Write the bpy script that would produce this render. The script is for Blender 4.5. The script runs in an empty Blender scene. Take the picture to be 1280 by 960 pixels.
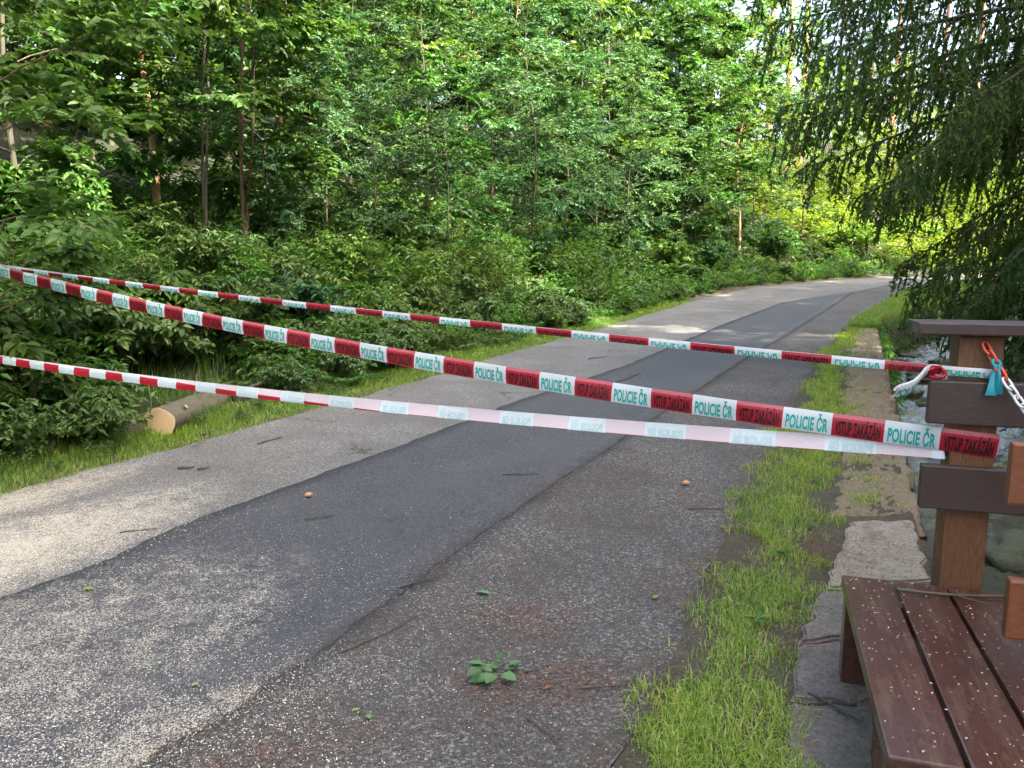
import bpy, bmesh, math, random
import numpy as np
from mathutils import Vector
R = math.radians
sc = bpy.context.scene
C = sc.collection

# ------------------------------------------------------------------ camera, sky, sun, exposure
CAM_Z, PITCH, FPX = 1.5, R(8.3), 960.0
cd = bpy.data.cameras.new('camera'); cam = bpy.data.objects.new('camera', cd); C.objects.link(cam)
cam.location = (0, 0, CAM_Z); cam.rotation_euler = (math.pi/2 - PITCH, 0, 0)
cd.sensor_width = 36.0; cd.lens = 27.0; cd.clip_start = 0.05; cd.clip_end = 900
sc.camera = cam
SUN_EL, SUN_AZ = 40.0, 125.0          # azimuth measured from +Y towards +X (sun stands behind-right of the camera)
world = bpy.data.worlds.new('World'); sc.world = world; world.use_nodes = True
wn = world.node_tree.nodes; wl = world.node_tree.links
sky = wn.new('ShaderNodeTexSky'); sky.sky_type = 'NISHITA'; sky.sun_disc = False
sky.sun_elevation = R(SUN_EL); sky.sun_rotation = R(SUN_AZ)
sky.air_density = 1.0; sky.dust_density = 8.0; sky.ozone_density = 0.5
wl.new(sky.outputs['Color'], wn['Background'].inputs['Color']); wn['Background'].inputs['Strength'].default_value = 0.15
sd = bpy.data.lights.new('sun', 'SUN'); sun = bpy.data.objects.new('sun', sd); C.objects.link(sun)
sd.energy = 3.4; sd.angle = R(0.5); sd.color = (1.0, 0.93, 0.8)
sdir = Vector((math.sin(R(SUN_AZ))*math.cos(R(SUN_EL)), math.cos(R(SUN_AZ))*math.cos(R(SUN_EL)), math.sin(R(SUN_EL))))
sun.rotation_euler = sdir.to_track_quat('Z', 'Y').to_euler(); sun.location = (0, 0, 30)
sc.view_settings.view_transform = 'Standard'; sc.view_settings.look = 'None'
sc.view_settings.exposure = 3.0; sc.view_settings.gamma = 1.0; sc.view_settings.use_curve_mapping = False
sc.render.engine = 'CYCLES'
sc.cycles.max_bounces = 7; sc.cycles.diffuse_bounces = 3; sc.cycles.glossy_bounces = 2
sc.cycles.transmission_bounces = 5; sc.cycles.transparent_max_bounces = 4
sc.cycles.use_denoising = True; sc.cycles.sample_clamp_indirect = 6.0
sc.cycles.caustics_reflective = False; sc.cycles.caustics_refractive = False
try: sc.cycles.denoising_prefilter = 'ACCURATE'
except Exception: pass

# ------------------------------------------------------------------ helpers: objects
def tag(o, label=None, cat=None, group=None, kind=None):
    if label: o['label'] = label
    if cat: o['category'] = cat
    if group: o['group'] = group
    if kind: o['kind'] = kind
    return o
def empty(name, loc=(0,0,0), rz=0.0, label=None, cat=None, group=None):
    o = bpy.data.objects.new(name, None); C.objects.link(o); o.location = loc; o.rotation_euler = (0,0,rz)
    o.empty_display_size = 0.1
    return tag(o, label, cat, group)
def link(name, me, parent=None, loc=None):
    o = bpy.data.objects.new(name, me); C.objects.link(o)
    if parent is not None: o.parent = parent
    if loc is not None: o.location = loc
    return o
def copy_part(src, parent):
    c = src.copy(); C.objects.link(c); c.parent = parent; return c
def mesh_np(name, V, F, mats, mi=None, smooth=False):
    """V (n,3); F (m,k) constant face size, or a list of such arrays"""
    Fs = F if isinstance(F, list) else [F]
    Fs = [np.asarray(f, dtype=np.int32) for f in Fs if len(f)]
    me = bpy.data.meshes.new(name)
    V = np.asarray(V, dtype=np.float32)
    me.vertices.add(len(V)); me.vertices.foreach_set('co', V.ravel())
    lt = np.concatenate([np.full(len(f), f.shape[1], dtype=np.int32) for f in Fs])
    ls = np.concatenate([[0], np.cumsum(lt)[:-1]]).astype(np.int32)
    lv = np.concatenate([f.ravel() for f in Fs]).astype(np.int32)
    me.loops.add(len(lv)); me.loops.foreach_set('vertex_index', lv)
    me.polygons.add(len(lt)); me.polygons.foreach_set('loop_start', ls); me.polygons.foreach_set('loop_total', lt)
    for m in (mats if isinstance(mats, (list, tuple)) else [mats]): me.materials.append(m)
    if mi is not None: me.polygons.foreach_set('material_index', np.asarray(mi, dtype=np.int32))
    me.polygons.foreach_set('use_smooth', np.full(len(lt), bool(smooth)))
    me.update(); me.validate()
    return me
def norm(a):
    a = np.asarray(a, dtype=float)
    return a/np.maximum(np.linalg.norm(a, axis=-1, keepdims=True), 1e-9)

# leaf sets: arrays of leaves turned into geometry at the end
def leaf_geo(P, D, N, L, W, fold=0.22, curl=0.18, detail=0):
    P = np.asarray(P); D = norm(D); S = norm(np.cross(D, N)); N = np.cross(S, D)
    L = np.asarray(L)[:,None]; W = np.asarray(W)[:,None]; n = len(P)
    if detail == 0:
        v = np.stack([P, P+D*L*.42+S*W*.5+N*fold*W, P+D*L-N*curl*L, P+D*L*.42-S*W*.5+N*fold*W], 1).reshape(-1,3)
        b = np.arange(n)[:,None]*4
        f = np.concatenate([b+np.array([[0,1,2]]), b+np.array([[0,2,3]])], 0)
    else:
        m = P+D*L*.5-N*curl*.15*L
        v = np.stack([P, P+D*L*.28+S*W*.46+N*fold*W, P+D*L*.68+S*W*.36+N*(fold*W*.8-curl*.45*L), P+D*L-N*curl*L,
                      P+D*L*.68-S*W*.36+N*(fold*W*.8-curl*.45*L), P+D*L*.28-S*W*.46+N*fold*W], 1).reshape(-1,3)
        b = np.arange(n)[:,None]*6
        f = np.concatenate([b+np.array([[0,1,2,3]]), b+np.array([[0,3,4,5]])], 0)
    return v, f
class Acc:
    def __init__(s): s.v = []; s.f = {}; s.n = 0
    def add(s, v, f):
        v = np.asarray(v); f = np.asarray(f)
        if len(v) == 0: return
        s.v.append(v); s.f.setdefault(f.shape[1], []).append(f+s.n); s.n += len(v)
    def mesh(s, name, mat, smooth=False):
        return mesh_np(name, np.concatenate(s.v), [np.concatenate(x) for x in s.f.values()], mat, smooth=smooth)
    def arrays(s):
        return np.concatenate(s.v), {k: np.concatenate(x) for k, x in s.f.items()}
def tube(pts, rad, n=6, cap=True):
    pts = np.asarray(pts, dtype=float); rad = np.broadcast_to(np.asarray(rad, dtype=float), (len(pts),))
    T = norm(np.gradient(pts, axis=0)); ref = np.array([0,0,1.]) if abs(T[0][2]) < .9 else np.array([1.,0,0])
    A = norm(np.cross(T, ref)); B = np.cross(T, A)
    an = np.arange(n)*2*math.pi/n
    V = (pts[:,None,:]+rad[:,None,None]*(np.cos(an)[None,:,None]*A[:,None,:]+np.sin(an)[None,:,None]*B[:,None,:])).reshape(-1,3)
    k = len(pts); i = np.arange(k-1)[:,None]*n; j = np.arange(n)[None,:]; j2 = (j+1) % n
    F = np.stack([i+j, i+j2, i+n+j2, i+n+j], -1).reshape(-1,4)
    return V, F
def boxm(name, size, mat, bevel=0.004, seg=2):
    bm = bmesh.new(); bmesh.ops.create_cube(bm, size=1.0)
    bmesh.ops.scale(bm, vec=size, verts=bm.verts)
    if bevel: bmesh.ops.bevel(bm, geom=list(bm.edges), offset=bevel, segments=seg, affect='EDGES', profile=.6)
    me = bpy.data.meshes.new(name); bm.to_mesh(me); bm.free(); me.materials.append(mat); return me

# ------------------------------------------------------------------ helpers: terrain
CP, SP = math.cos(PITCH), math.sin(PITCH)
def ray(u, v):
    x = (u-640)/FPX; y = -(v-480)/FPX
    return np.array([x, CP+SP*y, -SP+CP*y])
def zr(Y):
    Y = np.asarray(Y, dtype=float)
    a = np.maximum(0, Y-4.0)
    return 0.030*(a*a/(a+1.5)) + 0.005*np.maximum(0, np.minimum(Y,60)-20)
def on_road(u, v, dz=0.0):
    d = ray(u, v); t = 5.0
    for _ in range(60):
        z = float(zr(d[1]*t))+dz
        t = t*.5+.5*min(70.0, max(.1, (z-CAM_Z)/d[2] if d[2] < -1e-4 else 70.0))
    return d[0]*t, d[1]*t, CAM_Z+d[2]*t
def at_z(u, v, z):
    d = ray(u, v); t = (z-CAM_Z)/d[2]; return np.array([d[0]*t, d[1]*t, z])
def at_d(u, v, dist):
    d = ray(u, v); return np.array([0,0,CAM_Z])+d*dist
def curve(pix, pre=(), post=()):
    P = [on_road(u, v)[:2] for u, v in pix]
    a = np.array([(y, x) for x, y in list(pre)+P+list(post)], dtype=float)
    return a[np.argsort(a[:,0])]
cL = curve([(0,618),(100,590),(250,552),(400,510),(560,465),(640,440),(750,411),(820,390),(880,373),(940,360)],
           pre=[(-9.0,-12),(-5.6,-1)], post=[(16.5,39),(22,43),(30,46),(45,48.5),(120,52)])
cD1 = curve([(0,753),(105,716),(226,661),(324,624),(500,560),(650,502),(781,459),(907,405),(975,380),(1020,372),(1064,366)], pre=[(-6.4,-12),(-3.6,-1)])
cD2 = curve([(219,929),(289,897),(340,854),(390,823),(441,784),(500,746),(609,664),(703,600),(822,521),(930,451),(1020,396),(1052,374),(1064,366)], pre=[(-5.2,-12),(-2.1,-1)], post=[(17.6,35.5),(22.8,39.5),(31,43.0),(46,45.6),(120,49)])
Y_PATCH = on_road(1064, 366)[1]
cR = curve([(770,960),(805,890),(862,770),(915,650),(945,590),(990,510),(1020,455),(1050,415),(1078,392),(1130,363)],
           pre=[(-4.4,-12),(-.75,-1)], post=[(22.5,38),(32,41.5),(46,43.5),(120,46)])
cG = curve([(972,960),(995,830),(1030,720),(1058,610),(1060,500),(1066,430),(1086,400)], pre=[(-3.9,-12),(.0,-1)], post=[(10.6,21.5),(14.2,26.0),(22,34.5),(33,38.5),(46,41),(120,43)])
cW = curve([(1170,735),(1130,600),(1112,510),(1098,440),(1092,404)], pre=[(-2.6,-12),(.55,.0),(1.15,1.5)], post=[(11.2,21.2),(14.8,25.6),(23,33.5),(34,37.0),(46,39),(120,41)])
def fx(c, Y): return np.interp(Y, c[:,0], c[:,1])
Lp = cL[:, ::-1]
def distL(X, Y):
    X = np.asarray(X, float); Y = np.asarray(Y, float); d = np.full(X.shape, 1e9)
    for a, b in zip(Lp[:-1], Lp[1:]):
        ab = b-a; t = np.clip(((X-a[0])*ab[0]+(Y-a[1])*ab[1])/(ab@ab), 0, 1)
        d = np.minimum(d, np.hypot(X-a[0]-t*ab[0], Y-a[1]-t*ab[1]))
    return np.where(X < fx(cL, Y), d, -d)
def wob(X, Y, s=1.0):
    return (np.sin(X*1.3*s+1.7*np.sin(Y*.9*s))+np.sin(Y*1.7*s+X*.6*s+1.1)+.5*np.sin(X*3.1*s-Y*2.3*s+.4))/2.5
HE = np.array([0,.3,.7,1.2,2.0,3.2,4.8,8,15,30,60,120]); HZ = np.array([0,.02,.05,.14,.5,1.15,1.95,3.2,5.6,10,16,22])
STREAM_W = 2.5
def H(X, Y):
    X = np.asarray(X, float); Y = np.asarray(Y, float)
    e = distL(X, Y); hill = np.interp(np.maximum(e, 0), HE, HZ)+np.clip(e-.8, 0, 3)/3*.18*wob(X, Y)
    w = X-fx(cW, Y); base = zr(Y)
    sw = STREAM_W+.25*np.sin(Y*.8)
    bed = np.where(w < 0, 0, np.where(w < .06, -1.15*w/.06, np.where(w < sw, -1.15-.12*np.sin(np.clip((w-.06)/sw,0,1)*math.pi),
          -1.15+np.clip((w-sw)/1.6, 0, 1)*1.15+np.clip(w-sw-1.6, 0, 40)*.16+.12*np.clip(w-sw,0,2)/2*wob(X, Y))))
    return np.where(e > 0, base+hill, np.where(w > 0, base+bed, base))
def hit(u, v, lo=3.0, hi=90.0):
    d = ray(u, v); ts = np.linspace(lo, hi, 1800); g = CAM_Z+d[2]*ts-H(d[0]*ts, d[1]*ts)
    k = np.where(g < 0)[0]
    t = ts[k[0]] if len(k) else hi
    return np.array([d[0]*t, d[1]*t, float(H(d[0]*t, d[1]*t))])
def bearing(u, Y, dz=0.0):
    X = (u-640)/FPX*Y*1.0; return np.array([X, Y, float(H(X, Y))+dz])

# ------------------------------------------------------------------ materials
def M(name):
    m = bpy.data.materials.new(name); m.use_nodes = True; nt = m.node_tree
    return m, nt, nt.nodes['Principled BSDF'], nt.nodes['Material Output']
def N_(nt, t, **kw):
    n = nt.nodes.new(t)
    for k, v in kw.items(): setattr(n, k, v)
    return n
def noise(nt, scale, detail=4, rough=.55, vec=None, dist=0.0):
    n = N_(nt, 'ShaderNodeTexNoise'); n.inputs['Scale'].default_value = scale; n.inputs['Detail'].default_value = detail
    n.inputs['Roughness'].default_value = rough; n.inputs['Distortion'].default_value = dist
    if vec is not None: nt.links.new(vec, n.inputs['Vector'])
    return n
def ramp(nt, src, stops):
    r = N_(nt, 'ShaderNodeValToRGB'); e = r.color_ramp.elements
    e[0].position, e[0].color = stops[0][0], (*stops[0][1], 1)
    e[1].position, e[1].color = stops[-1][0], (*stops[-1][1], 1)
    for p, c in stops[1:-1]:
        x = e.new(p); x.color = (*c, 1)
    nt.links.new(src, r.inputs['Fac']); return r
def g(v): return (v, v, v)
def mix(nt, fac, a, b, mode='MIX'):
    n = N_(nt, 'ShaderNodeMix', data_type='RGBA', blend_type=mode)
    for sock, val in ((n.inputs[0], fac), (n.inputs[6], a), (n.inputs[7], b)):
        if hasattr(val, 'is_linked'): nt.links.new(val, sock)
        else: sock.default_value = val if isinstance(val, (int, float)) else (*val, 1)
    return n.outputs[2]
def bump(nt, bsdf, h, strength=.4, dist=.01):
    b = N_(nt, 'ShaderNodeBump'); b.inputs['Strength'].default_value = strength; b.inputs['Distance'].default_value = dist
    nt.links.new(h, b.inputs['Height']); nt.links.new(b.outputs['Normal'], bsdf.inputs['Normal']); return b
def coords(nt, scale=(1,1,1), kind='Object'):
    tc = N_(nt, 'ShaderNodeTexCoord'); mp = N_(nt, 'ShaderNodeMapping'); mp.inputs['Scale'].default_value = scale
    nt.links.new(tc.outputs[kind], mp.inputs['Vector']); return mp.outputs['Vector']

def leaf_mat(name, c1, c2, c3, transl=.35, rough=.46, spec=.28, tint=.34):
    m, nt, b, out = M(name)
    geo = N_(nt, 'ShaderNodeNewGeometry'); oi = N_(nt, 'ShaderNodeObjectInfo')
    r = ramp(nt, geo.outputs['Random Per Island'], [(0, c1), (.55, c2), (1, c3)])
    hs = N_(nt, 'ShaderNodeHueSaturation')
    mr = N_(nt, 'ShaderNodeMapRange'); mr.inputs['To Min'].default_value = 1-tint; mr.inputs['To Max'].default_value = 1+tint
    mh = N_(nt, 'ShaderNodeMapRange'); mh.inputs['To Min'].default_value = .478; mh.inputs['To Max'].default_value = .520; ml = N_(nt, 'ShaderNodeMath', operation='MULTIPLY'); ml.inputs[1].default_value = 7.31; mf = N_(nt, 'ShaderNodeMath', operation='FRACT')
    nt.links.new(oi.outputs['Random'], ml.inputs[0]); nt.links.new(ml.outputs[0], mf.inputs[0]); nt.links.new(mf.outputs[0], mh.inputs['Value']); nt.links.new(mh.outputs['Result'], hs.inputs['Hue'])
    nt.links.new(oi.outputs['Random'], mr.inputs['Value']); nt.links.new(mr.outputs['Result'], hs.inputs['Value'])
    pn = noise(nt, .55, 3, .6, coords(nt)); pr = ramp(nt, pn.outputs['Fac'], [(.32, (.80,.92,1.0)), (.5, (1,1,1)), (.68, (1.10,1.10,.80))])
    nt.links.new(mix(nt, 1.0, r.outputs['Color'], pr.outputs['Color'], 'MULTIPLY'), hs.inputs['Color'])
    nt.links.new(hs.outputs['Color'], b.inputs['Base Color'])
    b.inputs['Roughness'].default_value = rough; b.inputs['Specular IOR Level'].default_value = spec
    t = N_(nt, 'ShaderNodeBsdfTranslucent'); tc = mix(nt, 1.0, hs.outputs['Color'], (1.5, 1.6, .55), 'MULTIPLY')
    nt.links.new(tc, t.inputs['Color'])
    mx = N_(nt, 'ShaderNodeMixShader'); mx.inputs['Fac'].default_value = transl
    nt.links.new(b.outputs['BSDF'], mx.inputs[1]); nt.links.new(t.outputs['BSDF'], mx.inputs[2]); nt.links.new(mx.outputs['Shader'], out.inputs['Surface'])
    return m
LEAF = leaf_mat('leaf_green', (.045,.10,.022), (.075,.155,.035), (.12,.215,.05))
LEAF_COOL = leaf_mat('leaf_blue_green', (.035,.085,.035), (.06,.13,.05), (.10,.19,.075), transl=.28)
LEAF_PALE = leaf_mat('leaf_pale', (.085,.16,.055), (.13,.225,.08), (.20,.30,.13), transl=.3)
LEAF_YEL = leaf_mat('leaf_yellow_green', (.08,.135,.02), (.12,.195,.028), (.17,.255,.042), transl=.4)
HERB = leaf_mat('herb_leaf', (.05,.115,.025), (.085,.17,.035), (.135,.235,.06), transl=.35)
BRAMBLE = leaf_mat('bramble_leaf', (.05,.11,.035), (.085,.16,.05), (.13,.22,.075), transl=.33)
GRASS = leaf_mat('grass_blade', (.11,.20,.03), (.18,.29,.05), (.30,.36,.12), transl=.4, rough=.5, tint=.02)
GRASS_B = leaf_mat('grass_bright_blade', (.13,.24,.035), (.23,.36,.055), (.44,.44,.18), transl=.4, rough=.5, tint=.02)
GRASS_D = leaf_mat('grass_dark_blade', (.05,.12,.02), (.085,.18,.03), (.14,.25,.05), transl=.4, rough=.5)
NEEDLE = leaf_mat('spruce_needles', (.042,.085,.022), (.075,.135,.03), (.12,.195,.05), transl=.35, rough=.5, tint=.1)
NEEDLE_L = leaf_mat('young_spruce_needles', (.04,.09,.04), (.06,.13,.055), (.10,.19,.07), transl=.25, rough=.5)
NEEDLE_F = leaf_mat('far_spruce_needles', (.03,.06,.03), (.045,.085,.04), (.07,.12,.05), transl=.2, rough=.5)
DRY = leaf_mat('dry_leaf', (.13,.06,.025), (.2,.1,.04), (.28,.15,.07), transl=.1, rough=.6)

def bark_mat(name, c1, c2, scale=14, stretch=.2, bumps=.5):
    m, nt, b, out = M(name); v = coords(nt, (1,1,stretch))
    n = noise(nt, scale, 6, .65, v, .4); n2 = noise(nt, 2.2, 3, .5, v)
    c = ramp(nt, n.outputs['Fac'], [(.3, c1), (.7, c2)])
    c2_ = mix(nt, n2.outputs['Fac'], c.outputs['Color'], (.05,.065,.03))
    b.inputs['Roughness'].default_value = .85
    nt.links.new(mix(nt, .55, c.outputs['Color'], c2_), b.inputs['Base Color']); bump(nt, b, n.outputs['Fac'], bumps, .02); return m
BARK = bark_mat('bark_dark', (.035,.028,.02), (.10,.08,.055))
BARK_RED = bark_mat('bark_reddish', (.07,.04,.025), (.17,.10,.06))
BARK_ORANGE = bark_mat('bark_orange_birch', (.28,.13,.055), (.55,.33,.18), 9, 1.5, .3)
BARK_PINE = bark_mat('bark_pine', (.22,.10,.05), (.42,.22,.12), 6, .3)
BARK_GREY = bark_mat('bark_grey_brown', (.07,.055,.04), (.16,.13,.095), 18, .25, .6)

def asphalt(name, base, dark, light, warm, speck, crack=0.0, brown=0.0, rough=.85, dust=()):
    m, nt, b, out = M(name); v = coords(nt)
    n1 = noise(nt, 190, 3, .7, v); n2 = noise(nt, 1.3, 5, .6, v, .3); n3 = noise(nt, 55, 3, .6, v)
    vor = N_(nt, 'ShaderNodeTexVoronoi'); vor.inputs['Scale'].default_value = 95; nt.links.new(v, vor.inputs['Vector'])
    vor2 = N_(nt, 'ShaderNodeTexVoronoi'); vor2.inputs['Scale'].default_value = 210; nt.links.new(v, vor2.inputs['Vector'])
    bw = N_(nt, 'ShaderNodeSeparateColor'); nt.links.new(vor2.outputs['Color'], bw.inputs[0]); bw1 = N_(nt, 'ShaderNodeSeparateColor'); nt.links.new(vor.outputs['Color'], bw1.inputs[0])
    c = ramp(nt, n1.outputs['Fac'], [(.28, dark), (.52, base), (.72, light)]).outputs['Color']
    c = mix(nt, 1.0, c, ramp(nt, bw.outputs[1], [(0, g(.45)), (.6, g(.95)), (1, g(1.75))]).outputs['Color'], 'MULTIPLY')
    sp = ramp(nt, bw1.outputs[0], [(1-speck, g(0)), (min(.999, 1-speck+.05), g(1))])
    c = mix(nt, sp.outputs['Color'], c, light)
    st = ramp(nt, n2.outputs['Fac'], [(.38, g(0)), (.66, g(1))])
    c = mix(nt, mix(nt, 1.0, st.outputs['Color'], g(.75), 'MULTIPLY'), c, warm)
    fine = ramp(nt, n3.outputs['Fac'], [(.3, g(.72)), (.7, g(1.2))])
    c = mix(nt, 1.0, c, fine.outputs['Color'], 'MULTIPLY')
    if brown > 0:
        n4 = noise(nt, 2.6, 6, .7, v, .6); n5 = noise(nt, 40, 4, .75, v)
        f = ramp(nt, n4.outputs['Fac'], [(.52, g(0)), (.66, g(1))]); f2 = ramp(nt, n5.outputs['Fac'], [(.42, g(0)), (.58, g(1))])
        k = mix(nt, 1.0, mix(nt, 1.0, f.outputs['Color'], f2.outputs['Color'], 'MULTIPLY'), g(brown), 'MULTIPLY')
        c = mix(nt, k, c, (.10,.042,.026))
    if crack > 0:
        wv = noise(nt, 3.0, 4, .6, v); va = N_(nt, 'ShaderNodeVectorMath', operation='SCALE'); va.inputs['Scale'].default_value = .55
        nt.links.new(wv.outputs['Color'], va.inputs[0]); vs = N_(nt, 'ShaderNodeVectorMath', operation='ADD')
        nt.links.new(v, vs.inputs[0]); nt.links.new(va.outputs[0], vs.inputs[1])
        vc = N_(nt, 'ShaderNodeTexVoronoi', feature='DISTANCE_TO_EDGE'); vc.inputs['Scale'].default_value = .75
        nt.links.new(vs.outputs[0], vc.inputs['Vector'])
        f = ramp(nt, vc.outputs['Distance'], [(.004, g(1)), (.016, g(0))])
        msk = ramp(nt, noise(nt, .9, 3, .5, v).outputs['Fac'], [(.5, g(0)), (.6, g(1))])
        c = mix(nt, mix(nt, 1.0, mix(nt, 1.0, f.outputs['Color'], msk.outputs['Color'], 'MULTIPLY'), g(crack), 'MULTIPLY'), c, (.03,.027,.022))
    for (dx, dy, ang, sx, sy, amt, dens) in dust:                        # drifts of pale sawdust
        mp = N_(nt, 'ShaderNodeMapping', vector_type='TEXTURE'); mp.inputs['Location'].default_value = (dx, dy, 0); mp.inputs['Rotation'].default_value = (0, 0, ang); mp.inputs['Scale'].default_value = (sx, sy, 5)
        tc = N_(nt, 'ShaderNodeTexCoord'); nt.links.new(tc.outputs['Object'], mp.inputs['Vector']); gr = N_(nt, 'ShaderNodeTexGradient', gradient_type='SPHERICAL'); nt.links.new(mp.outputs['Vector'], gr.inputs['Vector'])
        dn = noise(nt, 7, 8, .8, v, .5); sm = N_(nt, 'ShaderNodeMath', operation='MULTIPLY_ADD'); nt.links.new(gr.outputs['Fac'], sm.inputs[0]); sm.inputs[1].default_value = dens; nt.links.new(dn.outputs['Fac'], sm.inputs[2])
        df = N_(nt, 'ShaderNodeMath', operation='MULTIPLY_ADD'); nt.links.new(bw.outputs[0], df.inputs[0]); df.inputs[1].default_value = -.42; nt.links.new(sm.outputs[0], df.inputs[2])
        dr = ramp(nt, df.outputs[0], [(.44, g(0)), (.50, g(amt))]); lim = ramp(nt, gr.outputs['Fac'], [(.0, g(0)), (.2, g(1))])
        c = mix(nt, mix(nt, 1.0, dr.outputs['Color'], lim.outputs['Color'], 'MULTIPLY'), c, mix(nt, bw.outputs[2], (.30,.27,.21), (.55,.51,.42)))
    nt.links.new(c, b.inputs['Base Color']); b.inputs['Roughness'].default_value = rough
    b.inputs['Specular IOR Level'].default_value = .3
    hb = mix(nt, .5, n1.outputs['Color'], vor.outputs['Distance'])
    bump(nt, b, hb, .8, .008); return m
ASPH_L = asphalt('asphalt_old_pale', (.135,.131,.124), (.075,.073,.069), (.25,.245,.23), (.10,.096,.086), .16, crack=.8, dust=((-2.85,3.75,1.12,1.9,.62,.85,.40),(-3.3,4.8,1.15,1.3,.35,.8,.30)))
ASPH_D = asphalt('asphalt_dark_patch', (.052,.053,.058), (.030,.030,.034), (.14,.14,.14), (.072,.072,.075), .08, rough=.7, crack=.35, dust=((-2.2,2.5,.95,1.9,.9,.75,.16),(-1.25,1.8,1.0,1.2,.5,.75,.24)))
ASPH_R = asphalt('asphalt_old_brown', (.078,.073,.067), (.032,.029,.026), (.21,.20,.18), (.055,.049,.043), .16, brown=.45, crack=.4)

def soil(name, c1, c2, c3, sc_=3.0):
    m, nt, b, out = M(name); v = coords(nt)
    n = noise(nt, sc_, 8, .7, v, .3); n2 = noise(nt, 60, 4, .7, v)
    c = ramp(nt, n.outputs['Fac'], [(.3, c1), (.5, c2), (.7, c3)]).outputs['Color']
    f = ramp(nt, n2.outputs['Fac'], [(.3, g(.55)), (.7, g(1.3))])
    nt.links.new(mix(nt, 1.0, c, f.outputs['Color'], 'MULTIPLY'), b.inputs['Base Color']); b.inputs['Roughness'].default_value = .95
    bump(nt, b, n2.outputs['Fac'], .8, .02); return m
SOIL = soil('forest_soil', (.022,.018,.010), (.024,.030,.012), (.020,.036,.012))
SOIL_V = soil('verge_soil', (.085,.062,.04), (.055,.05,.028), (.12,.085,.055), 11.0)
STONE = soil('wall_stone', (.04,.037,.03), (.075,.07,.052), (.045,.055,.022), 6.0)
STONE_D = soil('wall_stone_mossy', (.025,.024,.018), (.05,.047,.034), (.032,.042,.014), 5.0)
COPING = soil('wall_coping_mossy', (.15,.10,.06), (.22,.17,.105), (.12,.115,.04), 9.0)
CONC = soil('concrete_slab', (.21,.17,.125), (.30,.26,.20), (.15,.11,.075), 7.0)
SLAB_D = soil('stone_slab_dark', (.10,.088,.075), (.16,.14,.12), (.20,.14,.115), 5.5)
NEEDLES_RUST = soil('needle_litter', (.12,.055,.03), (.19,.09,.045), (.10,.05,.03), 20.0)

def paint(name, c, worn, wear=.35, rough=.28, axis=(1,1,1), grain=.25):
    m, nt, b, out = M(name); v = coords(nt, axis)
    n = noise(nt, 5, 6, .65, v, .2); n2 = noise(nt, 45, 5, .6, v, .5); n3 = noise(nt, 2.2, 4, .6, coords(nt))
    f = ramp(nt, n.outputs['Fac'], [(.60-wear*.25, g(0)), (.78-wear*.1, g(1))])
    col = mix(nt, mix(nt, 1.0, f.outputs['Color'], g(wear), 'MULTIPLY'), c, worn)
    gr = ramp(nt, n2.outputs['Fac'], [(.3, g(1-grain)), (.7, g(1+grain))])
    nt.links.new(mix(nt, 1.0, col, gr.outputs['Color'], 'MULTIPLY'), b.inputs['Base Color'])
    rr = ramp(nt, n3.outputs['Fac'], [(.35, g(rough*.6)), (.7, g(min(1, rough*1.9)))])
    nt.links.new(rr.outputs['Color'], b.inputs['Roughness']); bump(nt, b, n2.outputs['Fac'], .25, .004); return m
PLANK = paint('brown_paint_wet', (.066,.027,.019), (.15,.098,.062), .5, .10, (6,1,6))
RAIL = paint('dark_brown_paint', (.048,.029,.023), (.085,.058,.048), .35, .4, (1,8,8))
POST = paint('stained_pine', (.145,.062,.024), (.085,.042,.02), .6, .5, (9,9,.7), .45)
BOARD_O = paint('orange_brown_stain', (.17,.055,.02), (.09,.034,.015), .5, .4, (1,9,9), .35)

def plastic(name, c, transl=.0, rough=.35):
    m, nt, b, out = M(name); b.inputs['Base Color'].default_value = (*c, 1); b.inputs['Roughness'].default_value = rough
    v = coords(nt); n = noise(nt, 38, 4, .6, v, .6); bump(nt, b, n.outputs['Fac'], .45, .006)
    if transl:
        t = N_(nt, 'ShaderNodeBsdfTranslucent'); t.inputs['Color'].default_value = (*c, 1)
        mx = N_(nt, 'ShaderNodeMixShader'); mx.inputs['Fac'].default_value = transl
        nt.links.new(b.outputs['BSDF'], mx.inputs[1]); nt.links.new(t.outputs['BSDF'], mx.inputs[2]); nt.links.new(mx.outputs['Shader'], out.inputs['Surface'])
    return m
T_RED = plastic('tape_red', (.42,.014,.03), .25); T_WHITE = plastic('tape_white', (.70,.71,.72), .3)
T_PINK = plastic('tape_red_reverse', (.70,.58,.60), .3); T_FOLD = plastic('tape_red_fold', (.58,.13,.15), .3); T_PALE = plastic('tape_white_reverse', (.68,.72,.73), .3)
T_TEAL = plastic('tape_teal_print', (.0,.37,.30), .1); T_BLACK = plastic('tape_black_print', (.018,.006,.008), .05)
T_TEALP = plastic('tape_teal_print_faint', (.52,.73,.73), .2); T_REDP = plastic('tape_black_print_faint', (.42,.06,.09), .1)
TEAL = plastic('teal_film', (.03,.36,.42), .25); CH_O = plastic('chain_orange', (.72,.10,.05), .0, .4); CH_W = plastic('chain_white', (.75,.74,.72), .0, .4)

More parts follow.
